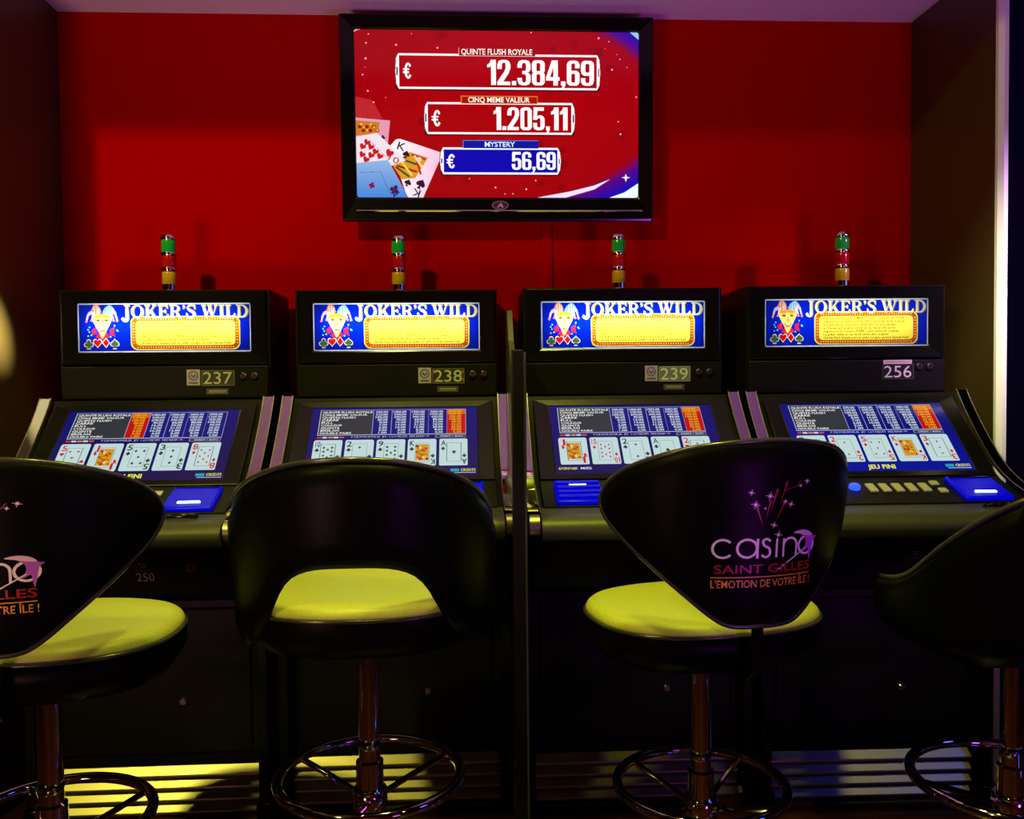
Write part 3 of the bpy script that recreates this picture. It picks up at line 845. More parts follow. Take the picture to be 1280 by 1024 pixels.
        o_ = [(cx_ + ew * .42 * math.cos(a), cy_ + ecap * .5 * math.sin(a)) for a in np.linspace(0.62, 2 * PI - 0.62, 30)]
        i_ = [(cx_ + ew * .16 * math.cos(a), cy_ + ecap * .36 * math.sin(a)) for a in np.linspace(0.62, 2 * PI - 0.62, 30)]
        c.fill(o_ + i_[::-1], (255, 255, 255))
        c.rect(ex0 + X, cy_ - ecap * .14, ex0 + ew * .72 + X, cy_ - ecap * .04, (255, 255, 255))
        c.rect(ex0 + X, cy_ + ecap * .04, ex0 + ew * .68 + X, cy_ + ecap * .14, (255, 255, 255))
    jackpot(492.5, 749, 68, 112, (166, 2, 6), '12.384,69', 607, 741, 106.5, 31.5, 502, 513, 99.5, 20, 5)
    jackpot(527.5, 717, 128, 168, (166, 2, 6), '1.205,11', 614, 707.5, 162.5, 28.5, 537, 548.5, 158.5, 20.5, 5)
    jackpot(546.5, 699, 184.7, 218.5, (6, 4, 172), '56,69', 637, 692.5, 212.5, 22.5, 554.5, 566, 211, 18, 3)
    c.rect(571 + X, 60.5 + Y, 667 + X, 70.2 + Y, (150, 2, 6))
    c.rect(571 + X, 60.5 + Y, 572 + X, 70.2 + Y, (235, 150, 120))
    c.text('QUINTE FLUSH ROYALE', 574.5 + X, 68.6 + Y, 6.6, 89, (255, 240, 225), bold=0.02)
    c.rect(573.5 + X, 120 + Y, 670 + X, 129.8 + Y, (225, 120, 40))
    c.rect(574.5 + X, 121 + Y, 669 + X, 129 + Y, (165, 18, 8))
    c.text('CINQ MEME VALEUR', 582.5 + X, 128 + Y, 6.2, 77.5, (255, 245, 225), bold=0.02)
    c.rect(575.5 + X, 175.6 + Y, 670.5 + X, 185.6 + Y, (60, 120, 230))
    c.rect(576.5 + X, 176.6 + Y, 670.5 + X, 185.6 + Y, (8, 20, 150))
    c.text('MYSTERY', 603 + X, 183.6 + Y, 6.0, 38, (215, 235, 255), bold=0.02)
    return c

def number_canvas(num, plate, ink, sticker):
    """sticker, number plate and barcode label on the panel under the marquee; units are millimetres"""
    c = Canvas(96, 46, 3.0)
    c.fill(rrect(1, 1, 95, 45, 2), plate)
    c.line([(1.5, 1.5), (94.5, 1.5), (94.5, 44.5), (1.5, 44.5), (1.5, 1.5)], 1.6, tuple(min(255, v + 55) for v in plate))
    c.text(num, 6, 40, 34, 82, ink, bold=0.0)
    if sticker == 'torn':
        for x, y, s in ((4, 8, 5), (10, 38, 6), (90, 10, 5), (92, 34, 5), (14, 30, 4), (86, 24, 3)):
            c.fill([(x, y - s), (x + s * .6, y), (x + s * .2, y + s), (x - s * .5, y + s * .3)], (170, 80, 25))
    return c

def logo_canvas():
    """chair-back print, units are millimetres, y down from the top of the fireworks"""
    c = Canvas(220, 220, 1.5)
    ink, red, gold, vio = (235, 215, 240), (150, 22, 18), (225, 140, 30), (170, 90, 200)
    for a, b, wd in (((98, 92), (82, 42), 5), ((102, 75), (110, 38), 4.5), ((110, 62), (122, 16), 5), ((122, 78), (138, 40), 4.5), ((128, 46), (140, 2), 4)):
        d = math.hypot(b[0] - a[0], b[1] - a[1])
        nx, ny = -(b[1] - a[1]) / d * wd / 2, (b[0] - a[0]) / d * wd / 2
        c.fill([a, (b[0] + nx, b[1] + ny), (b[0] - nx, b[1] - ny)], red)
    c.line([(136, 20), (160, 12), (168, 2)], 2.0, (110, 20, 40))
    for x, y, s in ((74, 22, 6), (82, 46, 9), (108, 30, 9), (138, 42, 5), (150, 48, 7), (118, 88, 7), (182, 4, 7), (100, 54, 3), (128, 108, 8), (168, 12, 4)):
        for k in range(4):
            a = k * PI / 4 + 0.2
            l = s if k % 2 == 0 else s * .6
            c.line([(x - l * math.cos(a), y - l * math.sin(a)), (x + l * math.cos(a), y + l * math.sin(a))], 1.1, (215, 150, 215))
        c.ell(x, y, s * .28, s * .28, (250, 225, 250), n=10)
    # casino: thin round lower-case letters
    def arc(cx, cy, r, a0, a1, wd=4.6, col=ink):
        pts = [(cx + r * math.cos(a0 + (a1 - a0) * i / 20), cy + r * math.sin(a0 + (a1 - a0) * i / 20)) for i in range(21)]
        c.line(pts, wd, col)
    arc(27, 133, 18, 0.75, 2 * PI - 0.75)
    arc(70, 133, 18, 0, 2 * PI)
    c.line([(89, 114), (89, 153)], 4.6, ink)
    c.line(catmull([(113, 120), (106, 115), (99, 119), (102, 129), (111, 134), (113, 146), (105, 152), (97, 147)], 4), 4.6, ink)
    c.line([(126, 116), (126, 153)], 4.6, ink)
    c.line([(140, 116), (140, 153)], 4.6, ink)
    arc(154, 130, 14, PI, 2 * PI)
    c.line([(168, 130), (168, 153)], 4.6, ink)
    arc(191, 133, 18, 0, 2 * PI)
    # swooping bird over the last letter
    c.fill(catmull([(160, 106), (178, 102), (196, 106), (207, 116), (216, 118), (209, 124), (206, 136), (204, 152), (201, 164), (198, 150), (196, 140), (184, 146), (190, 132), (188, 120), (176, 110)], 4, True), vio)
    c.fill(catmull([(160, 106), (178, 102), (196, 106), (205, 115), (190, 114), (176, 110)], 4, True), (225, 180, 225))
    c.line([(190, 138), (150, 165), (132, 178)], 2.2, ink)
    c.text('SAINT GILLES', 12, 183, 17, 192, red, bold=0.012)
    c.rect(6, 190, 204, 192, gold)
    c.text("L'EMOTION DE VOTRE ÎLE !", 6, 212, 15, 200, gold, bold=0.004)
    return c

# ================================================================== poker machines
TRIM = catmull([(-0.058, 1.140), (-0.10, 1.088), (-0.165, 1.020), (-0.25, 0.944), (-0.335, 0.900), (-0.43, 0.873), (-0.475, 0.866)], 5)
S0, S1 = Vector((0, -0.083, 1.108)), Vector((0, -0.272, 0.932))          # top and bottom of the sloped screen
SU, SV = Vector((1, 0, 0)), (S0 - S1).normalized()
SLEN = (S0 - S1).length
SN = SU.cross(SV)
SCW = 0.466
DK0, DK1 = Vector((0, -0.290, 0.917)), Vector((0, -0.432, 0.867))          # button deck, back and front edge
DV = (DK0 - DK1).normalized()
DN = SU.cross(DV)
MARQ_MESH = None

def video_mapper():
    base = S1 + SN * 0.0035
    def fn(x, y):
        u = (x / 200.0 - 0.5) * SCW
        v = (1 - y / 104.0) * SLEN
        return np.stack([base.x + SU.x * u + SV.x * v, base.y + SU.y * u + SV.y * v, base.z + SU.z * u + SV.z * v], 1)
    return fn

def deck_at(x, s):
    """point on the button deck: x across, s metres up from the front edge"""
    return DK1 + SU * x + DV * s

def machine(loc, rz, num, label, video, tube, plate, ink, sticker, slot_side, beacon_x, style):
    global MARQ_MESH
    m = empty('poker_machine', loc, rz, label, 'poker machine', 'video poker machines along the red wall')
    # --- top box with backlit marquee
    tb = MB()
    tb.box(-0.298, -0.280, 0.012, 0.30, 1.14, 1.448).box(0.280, 0.298, 0.012, 0.30, 1.14, 1.448)
    tb.box(-0.298, 0.298, 0.012, 0.30, 1.448, 1.458).box(-0.280, 0.280, 0.28, 0.30, 1.14, 1.448).box(-0.280, 0.280, 0.012, 0.28, 1.14, 1.155)
    tb.build('top_box', M_BLACK, m, smooth=0)
    B0 = Vector((0, 0.012, 0))
    fr = MB().frame((-0.290, 0.290, 1.241, 1.456), (-0.2455, 0.2455, 1.2775, 1.4185), B0, Vector((1, 0, 0)), Vector((0, 0, 1)), 0.016, 0.003)
    fr.build('marquee_frame', M_GLOSS, m, smooth=0, bevel=0.004)
    lp = MB().box(-0.294, 0.294, -0.002, 0.012, 1.142, 1.237)
    lpo = lp.build('number_panel', M_BLACK, m, bevel=0.003)
    if MARQ_MESH is None:
        mo = marquee_canvas().mesh('marquee_panel', lambda x, y: np.stack([(x / 218 - 0.5) * 0.493, np.full_like(x, 0.006), 1.4195 - y / 62 * 0.143], 1), P_MARQ, m)
        MARQ_MESH = mo.data
    else:
        mo = bpy.data.objects.new('marquee_panel', MARQ_MESH)
        COL.objects.link(mo)
        mo.parent = m
    mo['label'] = 'backlit blue sign with jester head and yellow instruction panel'
    MB().lathe([(0.013, -0.21), (0.013, 0.21)], (0, 0.036 if style == 'old' else 0.062, 1.358), 16, 'x').build('lamp_tube', tube, m)
    rf = MB().box(-0.27, 0.27, 0.11, 0.114, 1.245, 1.445).box(-0.27, 0.27, 0.02, 0.11, 1.442, 1.446).box(-0.27, 0.27, 0.02, 0.11, 1.245, 1.249)
    rf.box(-0.274, -0.27, 0.02, 0.114, 1.245, 1.446).box(0.27, 0.274, 0.02, 0.114, 1.245, 1.446)
    rf.build('lamp_reflector', M_REFL, m, smooth=0)
    # --- number plate, stickers, locks
    number_canvas(num, plate, ink, sticker).mesh('number_plate', lambda x, y: np.stack([0.103 + x / 1000.0, np.full_like(x, -0.0035), 1.224 - y / 1000.0], 1), P_PAPER, m)
    if style == 'old':
        s = Canvas(38, 46, 2.5, (150, 140, 160))
        s.fill([ellp(19, 18, 14, 14), ellp(19, 18, 10.5, 10.5)], (70, 60, 150))
        s.fill([(10, 22), (14, 12), (19, 20), (24, 12), (28, 22), (24, 20), (19, 26), (14, 20)], (70, 60, 150))
        s.rect(6, 36, 32, 42, (80, 70, 170))
        s.mesh('sticker', lambda x, y: np.stack([0.062 + x / 1000.0, np.full_like(x, -0.0035), 1.226 - y / 1000.0], 1), P_PAPER, m)
        s = Canvas(62, 16, 2.5, (85, 80, 70))
        s.rect(2, 2, 60, 14, (45, 42, 36))
        s.rect(6, 5, 56, 7, (170, 165, 150))
        s.rect(6, 9.5, 56, 11, (150, 145, 130))
        s.mesh('barcode_label', lambda x, y: np.stack([0.118 + x / 1000.0, np.full_like(x, -0.0035), 1.170 - y / 1000.0], 1), P_PAPER, m)
        lk = ((0.224, 1.206), (0.256, 1.206))
    else:
        s = Canvas(86, 12, 2.5, (190, 160, 190))
        s.rect(5, 5, 80, 7, (120, 90, 120))
        s.mesh('barcode_label', lambda x, y: np.stack([0.106 + x / 1000.0, np.full_like(x, -0.0045), 1.240 - y / 1000.0 - 0.004], 1), P_PAPER, m)
        lk = ((0.214, 1.216), (0.246, 1.216))
    for lx, lz in lk:
        l_ = MB().lathe([(0.010, 0.0), (0.010, -0.006), (0.0075, -0.009)], (lx, -0.002, lz), 18, 'y').build('lock', M_STEEL, m)
        MB().box(lx - 0.001, lx + 0.001, -0.0125, -0.0105, lz - 0.004, lz + 0.004).build('keyhole', M_BLACK, l_, smooth=0)
    # --- body, screen, deck
    body = [(0.30, 1.138), (-0.045, 1.138), (-0.075, 1.100), (-0.262, 0.926), (-0.29, 0.908), (-0.43, 0.858), (-0.43, 0.80), (-0.34, 0.77), (-0.30, 0.64), (-0.16, 0.59), (-0.16, 0.14), (0.30, 0.14)]
    MB().prism_x(body, -0.294, 0.294).build('cabinet_body', M_BLACK, m, smooth=30)
    bz = MB().frame((-0.278, 0.278, -0.022, SLEN + 0.022), (-SCW / 2, SCW / 2, 0.0, SLEN), S1, SU, SV, 0.009, 0.004)
    bz.build('screen_bezel', M_BEZEL, m, smooth=0, bevel=0.003)
    video.mesh('video_screen', video_mapper(), P_VIDEO, m)
    for s in (-1, 1):
        st = MB().strip(TRIM, s * 0.309 - 0.0145, s * 0.309 + 0.0145, 0.010).build('chrome_trim', M_CHROME, m, smooth=40)
        edge = MB()
        nrm_off = 0.012
        for xx in (s * 0.309 - 0.0145, s * 0.309 + 0.0145):
            edge.tube([(xx, y - 0.006, z + 0.008) for y, z in TRIM], 0.0016, 6)
        edge.build('trim_edge', M_ALU, st)
        cp = MB().lathe([(0.020, -0.015), (0.026, -0.012), (0.026, 0.012), (0.020, 0.015)], (s * 0.309, -0.500, 0.836), 24, 'x').build('end_cap', M_ALU, m)
    dk = MB().slab([(-0.28, 0.0), (0.28, 0.0), (0.28, 0.15), (-0.28, 0.15)], DK1, SU, DV, 0.004).build('button_deck', M_BLACK, m, bevel=0.002)
    rail = MB().prism_x([(-0.281, 0.921), (-0.289, 0.916), (-0.286, 0.924), (-0.279, 0.929)], -0.278, 0.278).build('deck_rail', M_ALU, m, smooth=0)
    rest = [(-0.415, 0.862), (-0.46, 0.862), (-0.50, 0.858), (-0.525, 0.846), (-0.533, 0.828), (-0.525, 0.810), (-0.505, 0.798), (-0.43, 0.790), (-0.415, 0.79)]
    MB().prism_x(catmull(rest, 3, True), -0.292, 0.292).build('wrist_rest', M_PAD, m, smooth=60)
    # --- buttons and bill slot
    sgn = 1 if slot_side > 0 else -1
    xs = [-0.163, -0.128, -0.085, -0.051, -0.017, 0.018, 0.053, 0.088, 0.092]
    for i, bx in enumerate(xs):
        bx *= sgn
        if i == 1:
            p = deck_at(bx, 0.085)
            b_ = MB()
            prof = [(0.0145, 0.0), (0.0145, 0.008), (0.011, 0.012), (0.004, 0.013)]
            b_.lathe(prof, (0, 0, 0), 20)
            o = b_.build('play_button', M_BLUEBTN, m)
            o.location = p + DN * 0.003
            o.rotation_euler = DN.to_track_quat('Z', 'Y').to_euler()
            continue
        if i in (2, 3, 4, 5, 6):
            hw, s0, s1 = 0.0105, 0.058, 0.102
        elif i == 0:
            hw, s0, s1 = 0.0105, 0.085, 0.108
        elif i == 7:
            hw, s0, s1 = 0.0105, 0.092, 0.114
        else:
            hw, s0, s1 = 0.0105, 0.050, 0.072
        MB().slab([(bx - hw, s0), (bx + hw, s0), (bx + hw, s1), (bx - hw, s1)], DK1 + DN * 0.003, SU, DV, 0.007).build('button', M_BUTTON, m, bevel=0.002)
    bx = 0.185 * sgn
    ac = MB().slab([(bx - 0.062, 0.004), (bx + 0.062, 0.004), (bx + 0.060, 0.128), (bx - 0.060, 0.128)], DK1 + DN * 0.003, SU, DV, 0.013)
    aco = ac.build('bill_acceptor', M_BLUEPLASTIC, m, bevel=0.006)
    aco['label'] = 'blue lit bill acceptor'
    if sgn > 0:
        MB().slab([(bx - 0.028, 0.030), (bx + 0.028, 0.030), (bx + 0.026, 0.037), (bx - 0.026, 0.037)], DK1 + DN * 0.016, SU, DV, 0.002).build('slot_light', M_SLOTGLOW, aco, smooth=0)
        MB().slab([(bx - 0.054, 0.114), (bx + 0.054, 0.114), (bx + 0.054, 0.1165), (bx - 0.054, 0.1165)], DK1 + DN * 0.016, SU, DV, 0.003).build('lip', M_GLOSS, aco, smooth=0)
        lip = [(bx + 0.036 * math.cos(a), -0.462 + 0.016 * math.sin(a), 0.868) for a in np.linspace(0, 2 * PI, 25)[:-1]]
        MB().tube(lip, 0.004, 8, True).build('coin_ring', M_GLOSS, m)
    else:
        for k in range(4):
            MB().slab([(bx - 0.056, 0.020 + k * 0.026), (bx + 0.056, 0.020 + k * 0.026), (bx + 0.056, 0.034 + k * 0.026), (bx - 0.056, 0.034 + k * 0.026)], DK1 + DN * 0.016, SU, DV, 0.006).build('rib', M_BLUEPLASTIC, aco, bevel=0.002)
        MB().slab([(bx - 0.022, 0.091), (bx + 0.022, 0.091), (bx + 0.022, 0.094), (bx - 0.022, 0.094)], DK1 + DN * 0.016, SU, DV, 0.003).build('slot_light', M_SLOTGLOW, aco, smooth=0)
    # --- lower stand
    for s in (-1, 1):
        sp = box('side_panel', M_BLACK, m, min(s * 0.294, s * 0.322), max(s * 0.294, s * 0.322), -0.205, 0.28, 0.045, 0.80, bevel=0.004)
        box('foot', M_GLOSS, sp, s * 0.308 - 0.020, s * 0.308 + 0.020, -0.215, -0.13, 0.0, 0.045, bevel=0.004)
        box('foot', M_GLOSS, sp, s * 0.308 - 0.020, s * 0.308 + 0.020, 0.19, 0.275, 0.0, 0.045, bevel=0.004)
    d_ = MB().box(-0.27, 0.27, -0.168, -0.160, 0.17, 0.57).build('lower_door', M_BLACK, m, bevel=0.004)
    MB().lathe([(0.011, 0.0), (0.011, -0.005), (0.008, -0.008)], (0.086, -0.168, 0.315), 18, 'y').build('door_lock', M_STEEL, d_)
    for k in range(4):
        z = 0.004 + k * 0.034
        MB().prism_x([(-0.150, z), (-0.176, z), (-0.176, z + 0.007), (-0.160, z + 0.029), (-0.150, z + 0.029)], -0.288, 0.288).build('kick_slat', M_ALU, m, smooth=0, bevel=0.0015)
    box('kick_board', M_BLACK, m, -0.29, 0.29, -0.152, -0.10, 0.0, 0.145)
    # --- belly plate with the second number and a small lock ring
    if num in ('237', '256'):
        c = Canvas(86, 60, 2.0)
        for x, wd in ((20, 8), (31, 9)):
            c.rect(x, 6, x + wd, 8, (150, 140, 140))
        c.rect(27, 13, 38, 15, (160, 150, 150))
        c.rect(8, 24, 44, 26, (110, 20, 20))
        if num == '237':
            c.text('250', 12, 54, 22, 44, (150, 135, 135))
        c.mesh('belly_label', lambda x, y: np.stack([0.012 + x / 1000.0, -0.344 + (0.77 - (0.735 - y / 1000.0)) * 0.3077, 0.735 - y / 1000.0], 1), P_PAPER, m)
    if num == '237':
        MB().tube([(0.163 + 0.009 * math.cos(a), -0.331 + 0.3 * 0.0, 0.715 + 0.009 * math.sin(a)) for a in np.linspace(0, 2 * PI, 25)[:-1]], 0.0018, 8, True).build('belly_lock_ring', M_REDLENS, m)
    # --- signal tower
    bz_ = MB().lathe([(0.026, 0.0), (0.026, 0.010), (0.022, 0.014), (0.022, 0.030)], (0, 0, 0), 24)
    tw = bz_.build('signal_tower', M_CHROME, m)
    tw.location = (beacon_x, 0.150, 1.458)
    for zz in (0.070, 0.117, 0.164):
        MB().lathe([(0.0225, zz), (0.0235, zz + 0.002), (0.0235, zz + 0.008), (0.0225, zz + 0.010)], (0, 0, 0), 24).build('band', M_CHROME, tw)
    MB().lathe([(0.0215, 0.1735), (0.018, 0.180), (0.006, 0.184)], (0, 0, 0), 24).build('cap', M_CHROME, tw)
    for zz, lm, nm in ((0.030, M_AMBER, 'amber lens'), (0.080, M_REDLENS, 'red lens'), (0.127, M_GREEN, 'green lens')):
        l_ = MB().lathe([(0.0205, zz), (0.0215, zz + 0.003), (0.0215, zz + 0.034), (0.0205, zz + 0.0375)], (0, 0, 0), 24).build('lens', lm, tw)
        l_['label'] = nm
    return m

machine((-0.863, 2.599, 0), 0.0, '237', 'black video poker machine numbered 237, leftmost in the row', video_canvas([('5', 'h'), ('J', 'd'), ('5', 'c'), ('3', 'c'), ('8', 'd')], 0, 'JEU FINI', (18, 4, -40)),
        M_TUBE, (46, 44, 36), (170, 168, 155), '', 1, -0.031, 'old')
machine((-0.197, 2.626, 0), -0.002, '238', 'black video poker machine numbered 238 with scuffed orange plate corners', video_canvas([('10', 'c'), ('2', 'c'), ('9', 'c'), ('K', 'c'), ('A', 's')], 4, 'JEU FINI', (18, 4, -30)),
        M_TUBE, (44, 42, 30), (165, 170, 165), 'torn', 1, -0.003, 'old')
machine((0.476, 2.599, 0), -0.004, '239', 'black video poker machine numbered 239 on a plate painted paler for its reflection', video_canvas([('J', 'd'), ('10', 'd'), ('2', 'c'), ('A', 'c'), ('2', 'h')], 4, 'INSERER PIECES', (14, 4, -30)),
        M_TUBE, (95, 105, 100), (190, 195, 190), '', -1, 0.012, 'old')  # pale plate colour stands in for light reflected off it
machine((1.137, 2.557, 0), -0.024, '256', 'black video poker machine numbered 256, rightmost and dimmest sign', video_canvas([('3', 'c'), ('2', 'd'), ('5', 'd'), ('K', 'd'), ('3', 'd')], 4, 'JEU FINI', (2, 10, 40)),
        M_TUBE_DIM, (14, 13, 16), (205, 185, 205), '', 1, 0.045, 'new')

# partition between the second and third machine
pt = empty('partition', (0.128, 2.03, 0), 0.0, 'slim black partition standing between machines 238 and 239', 'partition')
box('front_post', M_BLACK, pt, -0.019, 0.009, -0.02, 0.018, 0.0, 1.255, bevel=0.003)
MB().prism_x([(0.018, 0.01), (0.66, 0.01), (0.66, 1.385), (0.57, 1.392), (0.50, 1.30), (0.40, 1.25), (0.018, 1.25)], 0.0005, 0.0165).build('acrylic_panel', M_ACRYL, pt, smooth=0, bevel=0.001)

# ================================================================== television
tv = empty('television', (0.119, 2.87, 1.70), 0.0, 'wall-mounted flat television showing three euro jackpot amounts', 'television')
tv.rotation_euler = (math.atan(0.048), 0, 0)
FX, FZ = Vector((1, 0, 0)), Vector((0, 0, 1))
MB().frame((-0.500, 0.500, 0.0, 0.645), (-0.4535, 0.4535, 0.078, 0.600), Vector((0, 0.0, 0)), FX, FZ, 0.020, 0.008).build('bezel', M_GLOSS, tv, smooth=0, bevel=0.006)
MB().box(-0.485, 0.485, 0.0, 0.045, 0.012, 0.635).build('back_shell', M_BLACK, tv, bevel=0.01)
television_canvas().mesh('screen', lambda x, y: np.stack([(x / 356 - 0.5) * 0.909, np.full_like(x, -0.006), 0.601 - y / 209 * 0.524], 1), P_TV, tv)
MB().prism_x([(-0.021, 0.030), (-0.0225, 0.033), (-0.021, 0.036)], -0.455, 0.465).build('chrome_line', M_CHROME, tv, smooth=0)
bd = Canvas(56, 30, 2.0)
bd.fill([ellp(28, 15, 27, 14, 40), ellp(28, 15, 24.5, 11.8, 40)], (150, 120, 150))
bd.fill(ellp(28, 15, 24.5, 11.8, 40), (60, 30, 60))
bd.text('A', 28, 22, 14, 22, (200, 160, 200), bold=0.03, align='c', slant=0.2)
bd.mesh('badge', lambda x, y: np.stack([(x - 28) / 1000.0 + 0.004, np.full_like(x, -0.0213), 0.066 - y / 1000.0], 1), P_PAPER, tv)
br = MB().box(-0.20, 0.20, 0.045, 0.058, 0.20, 0.46).box(-0.03, 0.03, 0.050, 0.079, 0.26, 0.30)
br.build('wall_bracket', M_BLACK, tv, smooth=0)

# ================================================================== bar stools
def superell(a, b, n=48, e=2.5):
    out = []
    for i in range(n):
        t = 2 * PI * i / n
        c, s = math.cos(t), math.sin(t)
        out.append((a * math.copysign(abs(c) ** (2 / e), c), b * math.copysign(abs(s) ** (2 / e), s)))
    return out

def loft(outline, prof, cz=0.0):
    mb = MB()
    n = len(outline)
    vs = []
    for k, z in prof:
        vs += [(x * k, y * k, z + cz) for x, y in outline]
    fs = []
    for j in range(len(prof) - 1):
        for i in range(n):
            i2 = (i + 1) % n
            fs.append((j * n + i, j * n + i2, (j + 1) * n + i2, (j + 1) * n + i))
    fs.append(tuple(reversed(range(n))))
    fs.append(tuple(range((len(prof) - 1) * n, len(prof) * n)))
    return mb.add(vs, fs)

def stool_under(c, seat_z, ring_z, ring_r, spokes, spoke_rot):
    """floor disc, column, foot ring with spokes"""
    MB().lathe([(0.215, 0.0), (0.215, 0.006), (0.200, 0.014), (0.11, 0.024), (0.055, 0.040), (0.034, 0.075), (0.030, 0.09)], (0, 0, 0), 48).build('base_disc', M_CHROME, c, smooth=50)
    MB().lathe([(0.0285, 0.085), (0.0285, ring_z + 0.03), (0.0225, ring_z + 0.034), (0.0225, seat_z - 0.115)], (0, 0, 0), 32).build('column', M_CHROME, c, smooth=40)
    MB().lathe([(0.033, ring_z - 0.07), (0.036, ring_z - 0.066), (0.036, ring_z - 0.03), (0.033, ring_z - 0.026)], (0, 0, 0), 32).build('collar', M_CHROME, c, smooth=40)
    rg = MB().tube([((ring_r - 0.011) * math.cos(a), (ring_r - 0.011) * math.sin(a), ring_z) for a in np.linspace(0, 2 * PI, 65)[:-1]], 0.011, 12, True).build('foot_ring', M_CHROME, c, smooth=60)
    for k in range(spokes):
        a = spoke_rot + 2 * PI * k / spokes
        MB().tube([(r * math.cos(a), r * math.sin(a), z) for r, z in ((0.034, ring_z - 0.045), (0.10, ring_z - 0.024), (ring_r - 0.014, ring_z))], 0.0065, 8).build('spoke', M_CHROME, rg)

def stool_seat(c, seat_z, a, b):
    ol = superell(a, b)
    loft(ol, [(0.93, -0.030), (0.990, -0.022), (0.992, -0.016), (0.975, -0.008), (0.945, -0.002), (0.88, 0.002), (0.70, 0.004), (0.40, 0.005), (0.10, 0.005)], seat_z - 0.005).build('seat_cushion', M_SEAT, c, smooth=80)
    loft(ol, [(0.25, -0.118), (0.70, -0.112), (0.90, -0.098), (0.965, -0.078), (1.006, -0.055), (1.004, -0.026), (0.97, -0.022)], seat_z - 0.005).build('seat_pan', M_HIDE, c, smooth=60)
    MB().tube([(x, y, seat_z - 0.028) for x, y in ol], 0.004, 8, True).build('seat_piping', M_PIPE, c, smooth=80)
    MB().lathe([(0.075, seat_z - 0.128), (0.09, seat_z - 0.122), (0.09, seat_z - 0.112)], (0, 0, 0), 24).build('swivel_plate', M_BLACK, c)

LOGO = logo_canvas()

def stool_logo(loc, rz, label, seat_z, ring_z, bw=1.0, bh=1.0):
    c = empty('bar_stool', loc, rz, label, 'bar stool', 'casino bar stools in front of the machines')
    stool_under(c, seat_z, ring_z, 0.19, 4, 0.6)
    stool_seat(c, seat_z, 0.245, 0.198)
    R0, LEAN = 0.272, 0.10
    z0 = seat_z + 0.006
    def surf(s, z, off=0.0):
        Rr = R0 + LEAN * z + off
        th = s / 0.29
        return (Rr * math.sin(th), -Rr * math.cos(th) + 0.02, z0 + z)
    half = [(0.0, 0.0), (0.060, 0.002), (0.098, 0.018), (0.160, 0.066), (0.230, 0.122), (0.290, 0.172), (0.318, 0.205), (0.322, 0.232), (0.298, 0.268), (0.235, 0.305), (0.13, 0.337), (0.0, 0.349)]
    half = [(s * bw, z * bh) for s, z in half]
    ol = half + [(-s, z) for s, z in half[-2:0:-1]]
    ol = catmull(ol, 4, True)
    n = len(ol)
    ctr = (0.0, 0.20)
    ks = [0.04, 0.15, 0.3, 0.45, 0.6, 0.75, 0.88, 0.96, 1.0]
    def sheet(off_fn):
        vs, fs = [], []
        for k in ks:
            for s, z in ol:
                vs.append(surf(ctr[0] + (s - ctr[0]) * k, ctr[1] + (z - ctr[1]) * k, off_fn(k)))
        for j in range(len(ks) - 1):
            for i in range(n):
                i2 = (i + 1) % n
                fs.append((j * n + i, j * n + i2, (j + 1) * n + i2, (j + 1) * n + i))
        fs.append(tuple(range(n)))
        return vs, fs
    ov, of = sheet(lambda k: 0.014 * math.sqrt(max(0.0, 1 - k ** 6)))
    iv, if_ = sheet(lambda k: -0.030 * math.sqrt(max(0.0, 1 - k ** 4)) - 0.002)
    sh = MB().add(ov, of)
    bo = sh.add(iv, [tuple(reversed(f)) for f in if_]).build('backrest', M_HIDE, c, smooth=70)
    MB().tube([surf(s, z, -0.001) for s, z in ol], 0.0055, 8, True).build('piping', M_PIPE, bo, smooth=80)
    def fn(x, y):
        s = (x - 112.0) / 1000.0
        z = (0.276 - y / 1000.0 * 0.93) * bh
        d = 0.0152
        Rr = R0 + LEAN * z + d
        th = s / 0.29
        return np.stack([Rr * np.sin(th), -Rr * np.cos(th) + 0.02, z0 + z], 1)
    lo = LOGO.mesh('printed_logo', fn, P_PAPER, bo, maxrun=8)
    lo['label'] = 'white, red and gold printed lettering with red fireworks'
    MB().add([], []).tube([(0, -0.12, seat_z - 0.115), (0, -0.20, seat_z - 0.112), (0, -0.232, seat_z - 0.08), (0, -0.240, seat_z + 0.02), (0, -0.242, seat_z + 0.10)], 0.011, 10).build('back_bracket', M_HIDE, c)
    return c

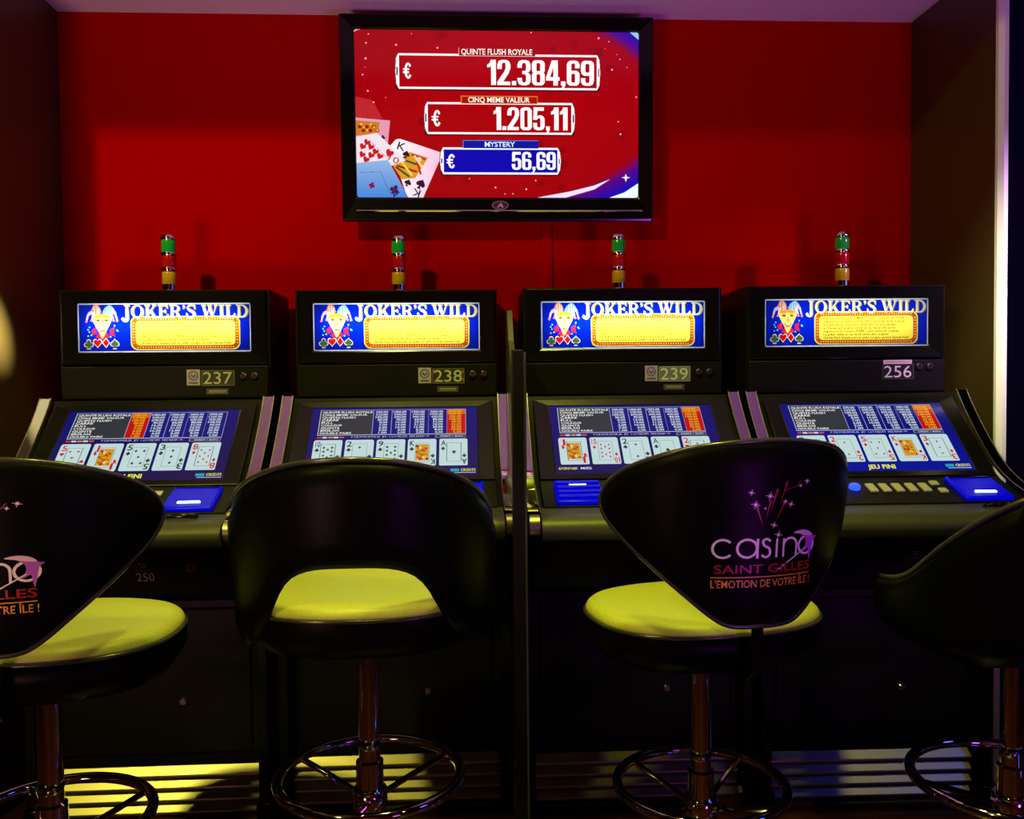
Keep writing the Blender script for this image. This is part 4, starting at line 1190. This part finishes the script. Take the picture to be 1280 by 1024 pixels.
def stool_plain(loc, rz, label, seat_z, ring_z):
    c = empty('bar_stool', loc, rz, label, 'bar stool', 'casino bar stools in front of the machines')
    stool_under(c, seat_z, ring_z, 0.20, 3, -PI / 2)
    stool_seat(c, seat_z, 0.232, 0.222)
    TH = 2.35
    NT, NZ = 72, 8
    def up(t):
        t = abs(t)
        return float(np.interp(t, [0, 0.35, 0.7, 1.0, 1.3, 1.57, 1.8, 2.0, 2.35], [0.276, 0.269, 0.243, 0.209, 0.158, 0.098, 0.044, 0.024, 0.010]))
    def lo(t):
        t = abs(t)
        return float(np.interp(t, [0, 0.28, 0.50, 0.62, 0.72, 1.0, 1.3, 2.35], [0.078, 0.076, 0.056, 0.022, -0.045, -0.095, -0.105, -0.075]))
    def sm(fn):
        ts = np.linspace(-TH, TH, NT + 1)
        v = np.array([fn(t) for t in ts])
        for _ in range(4):
            v[1:-1] = (v[:-2] + 2 * v[1:-1] + v[2:]) / 4
        return ts, v
    ts, U = sm(up)
    _, L = sm(lo)
    def P(t, z, off):
        Rr = 0.247 + 0.10 * max(z, 0) + off
        return (Rr * math.sin(t), -Rr * math.cos(t), seat_z + z)
    vs, fs = [], []
    W_ = NZ + 1
    for side in (0, 1):
        for i in range(NT + 1):
            for j in range(W_):
                q = j / NZ
                bul = 0.016 * math.sqrt(max(0.0, 1 - (2 * q - 1) ** 6))
                vs.append(P(ts[i], L[i] + (U[i] - L[i]) * q, bul if side == 0 else -bul * 0.9 - 0.001))
    off = (NT + 1) * W_
    for side in (0, 1):
        for i in range(NT):
            for j in range(NZ):
                a = side * off + i * W_ + j
                f = (a, a + W_, a + W_ + 1, a + 1)
                fs.append(f if side == 0 else f[::-1])
    for i in range(NT):
        a, b = i * W_, i * W_ + NZ
        fs.append((a + W_, a, a + off, a + W_ + off))
        fs.append((b, b + W_, b + W_ + off, b + off))
    for j in range(NZ):
        fs.append((j, j + 1, j + 1 + off, j + off))
        e = NT * W_ + j
        fs.append((e + 1, e, e + off, e + 1 + off))
    bo = MB().add(vs, fs).build('backrest', M_HIDE, c, smooth=70)
    loop = [P(ts[i], U[i], 0.0) for i in range(NT + 1)]
    MB().tube(loop, 0.0055, 8).build('piping', M_PIPE, bo, smooth=80)
    return c

stool_logo((-0.794, 1.70, 0), math.radians(3), 'black logo-backed bar stool cut off by the left edge of the photo', 0.740, 0.355, 0.93, 0.92)
stool_plain((-0.206, 1.833, 0), math.radians(0), 'black bar stool with plain arched back and open gap, before machine 238', 0.772, 0.362)
stool_logo((0.501, 1.85, 0), math.radians(11), 'black bar stool with a full casino logo on its turned back', 0.715, 0.31)
stool_plain((1.101, 1.705, 0), math.radians(28), 'plain black bar stool turned sideways at the right edge', 0.760, 0.364)
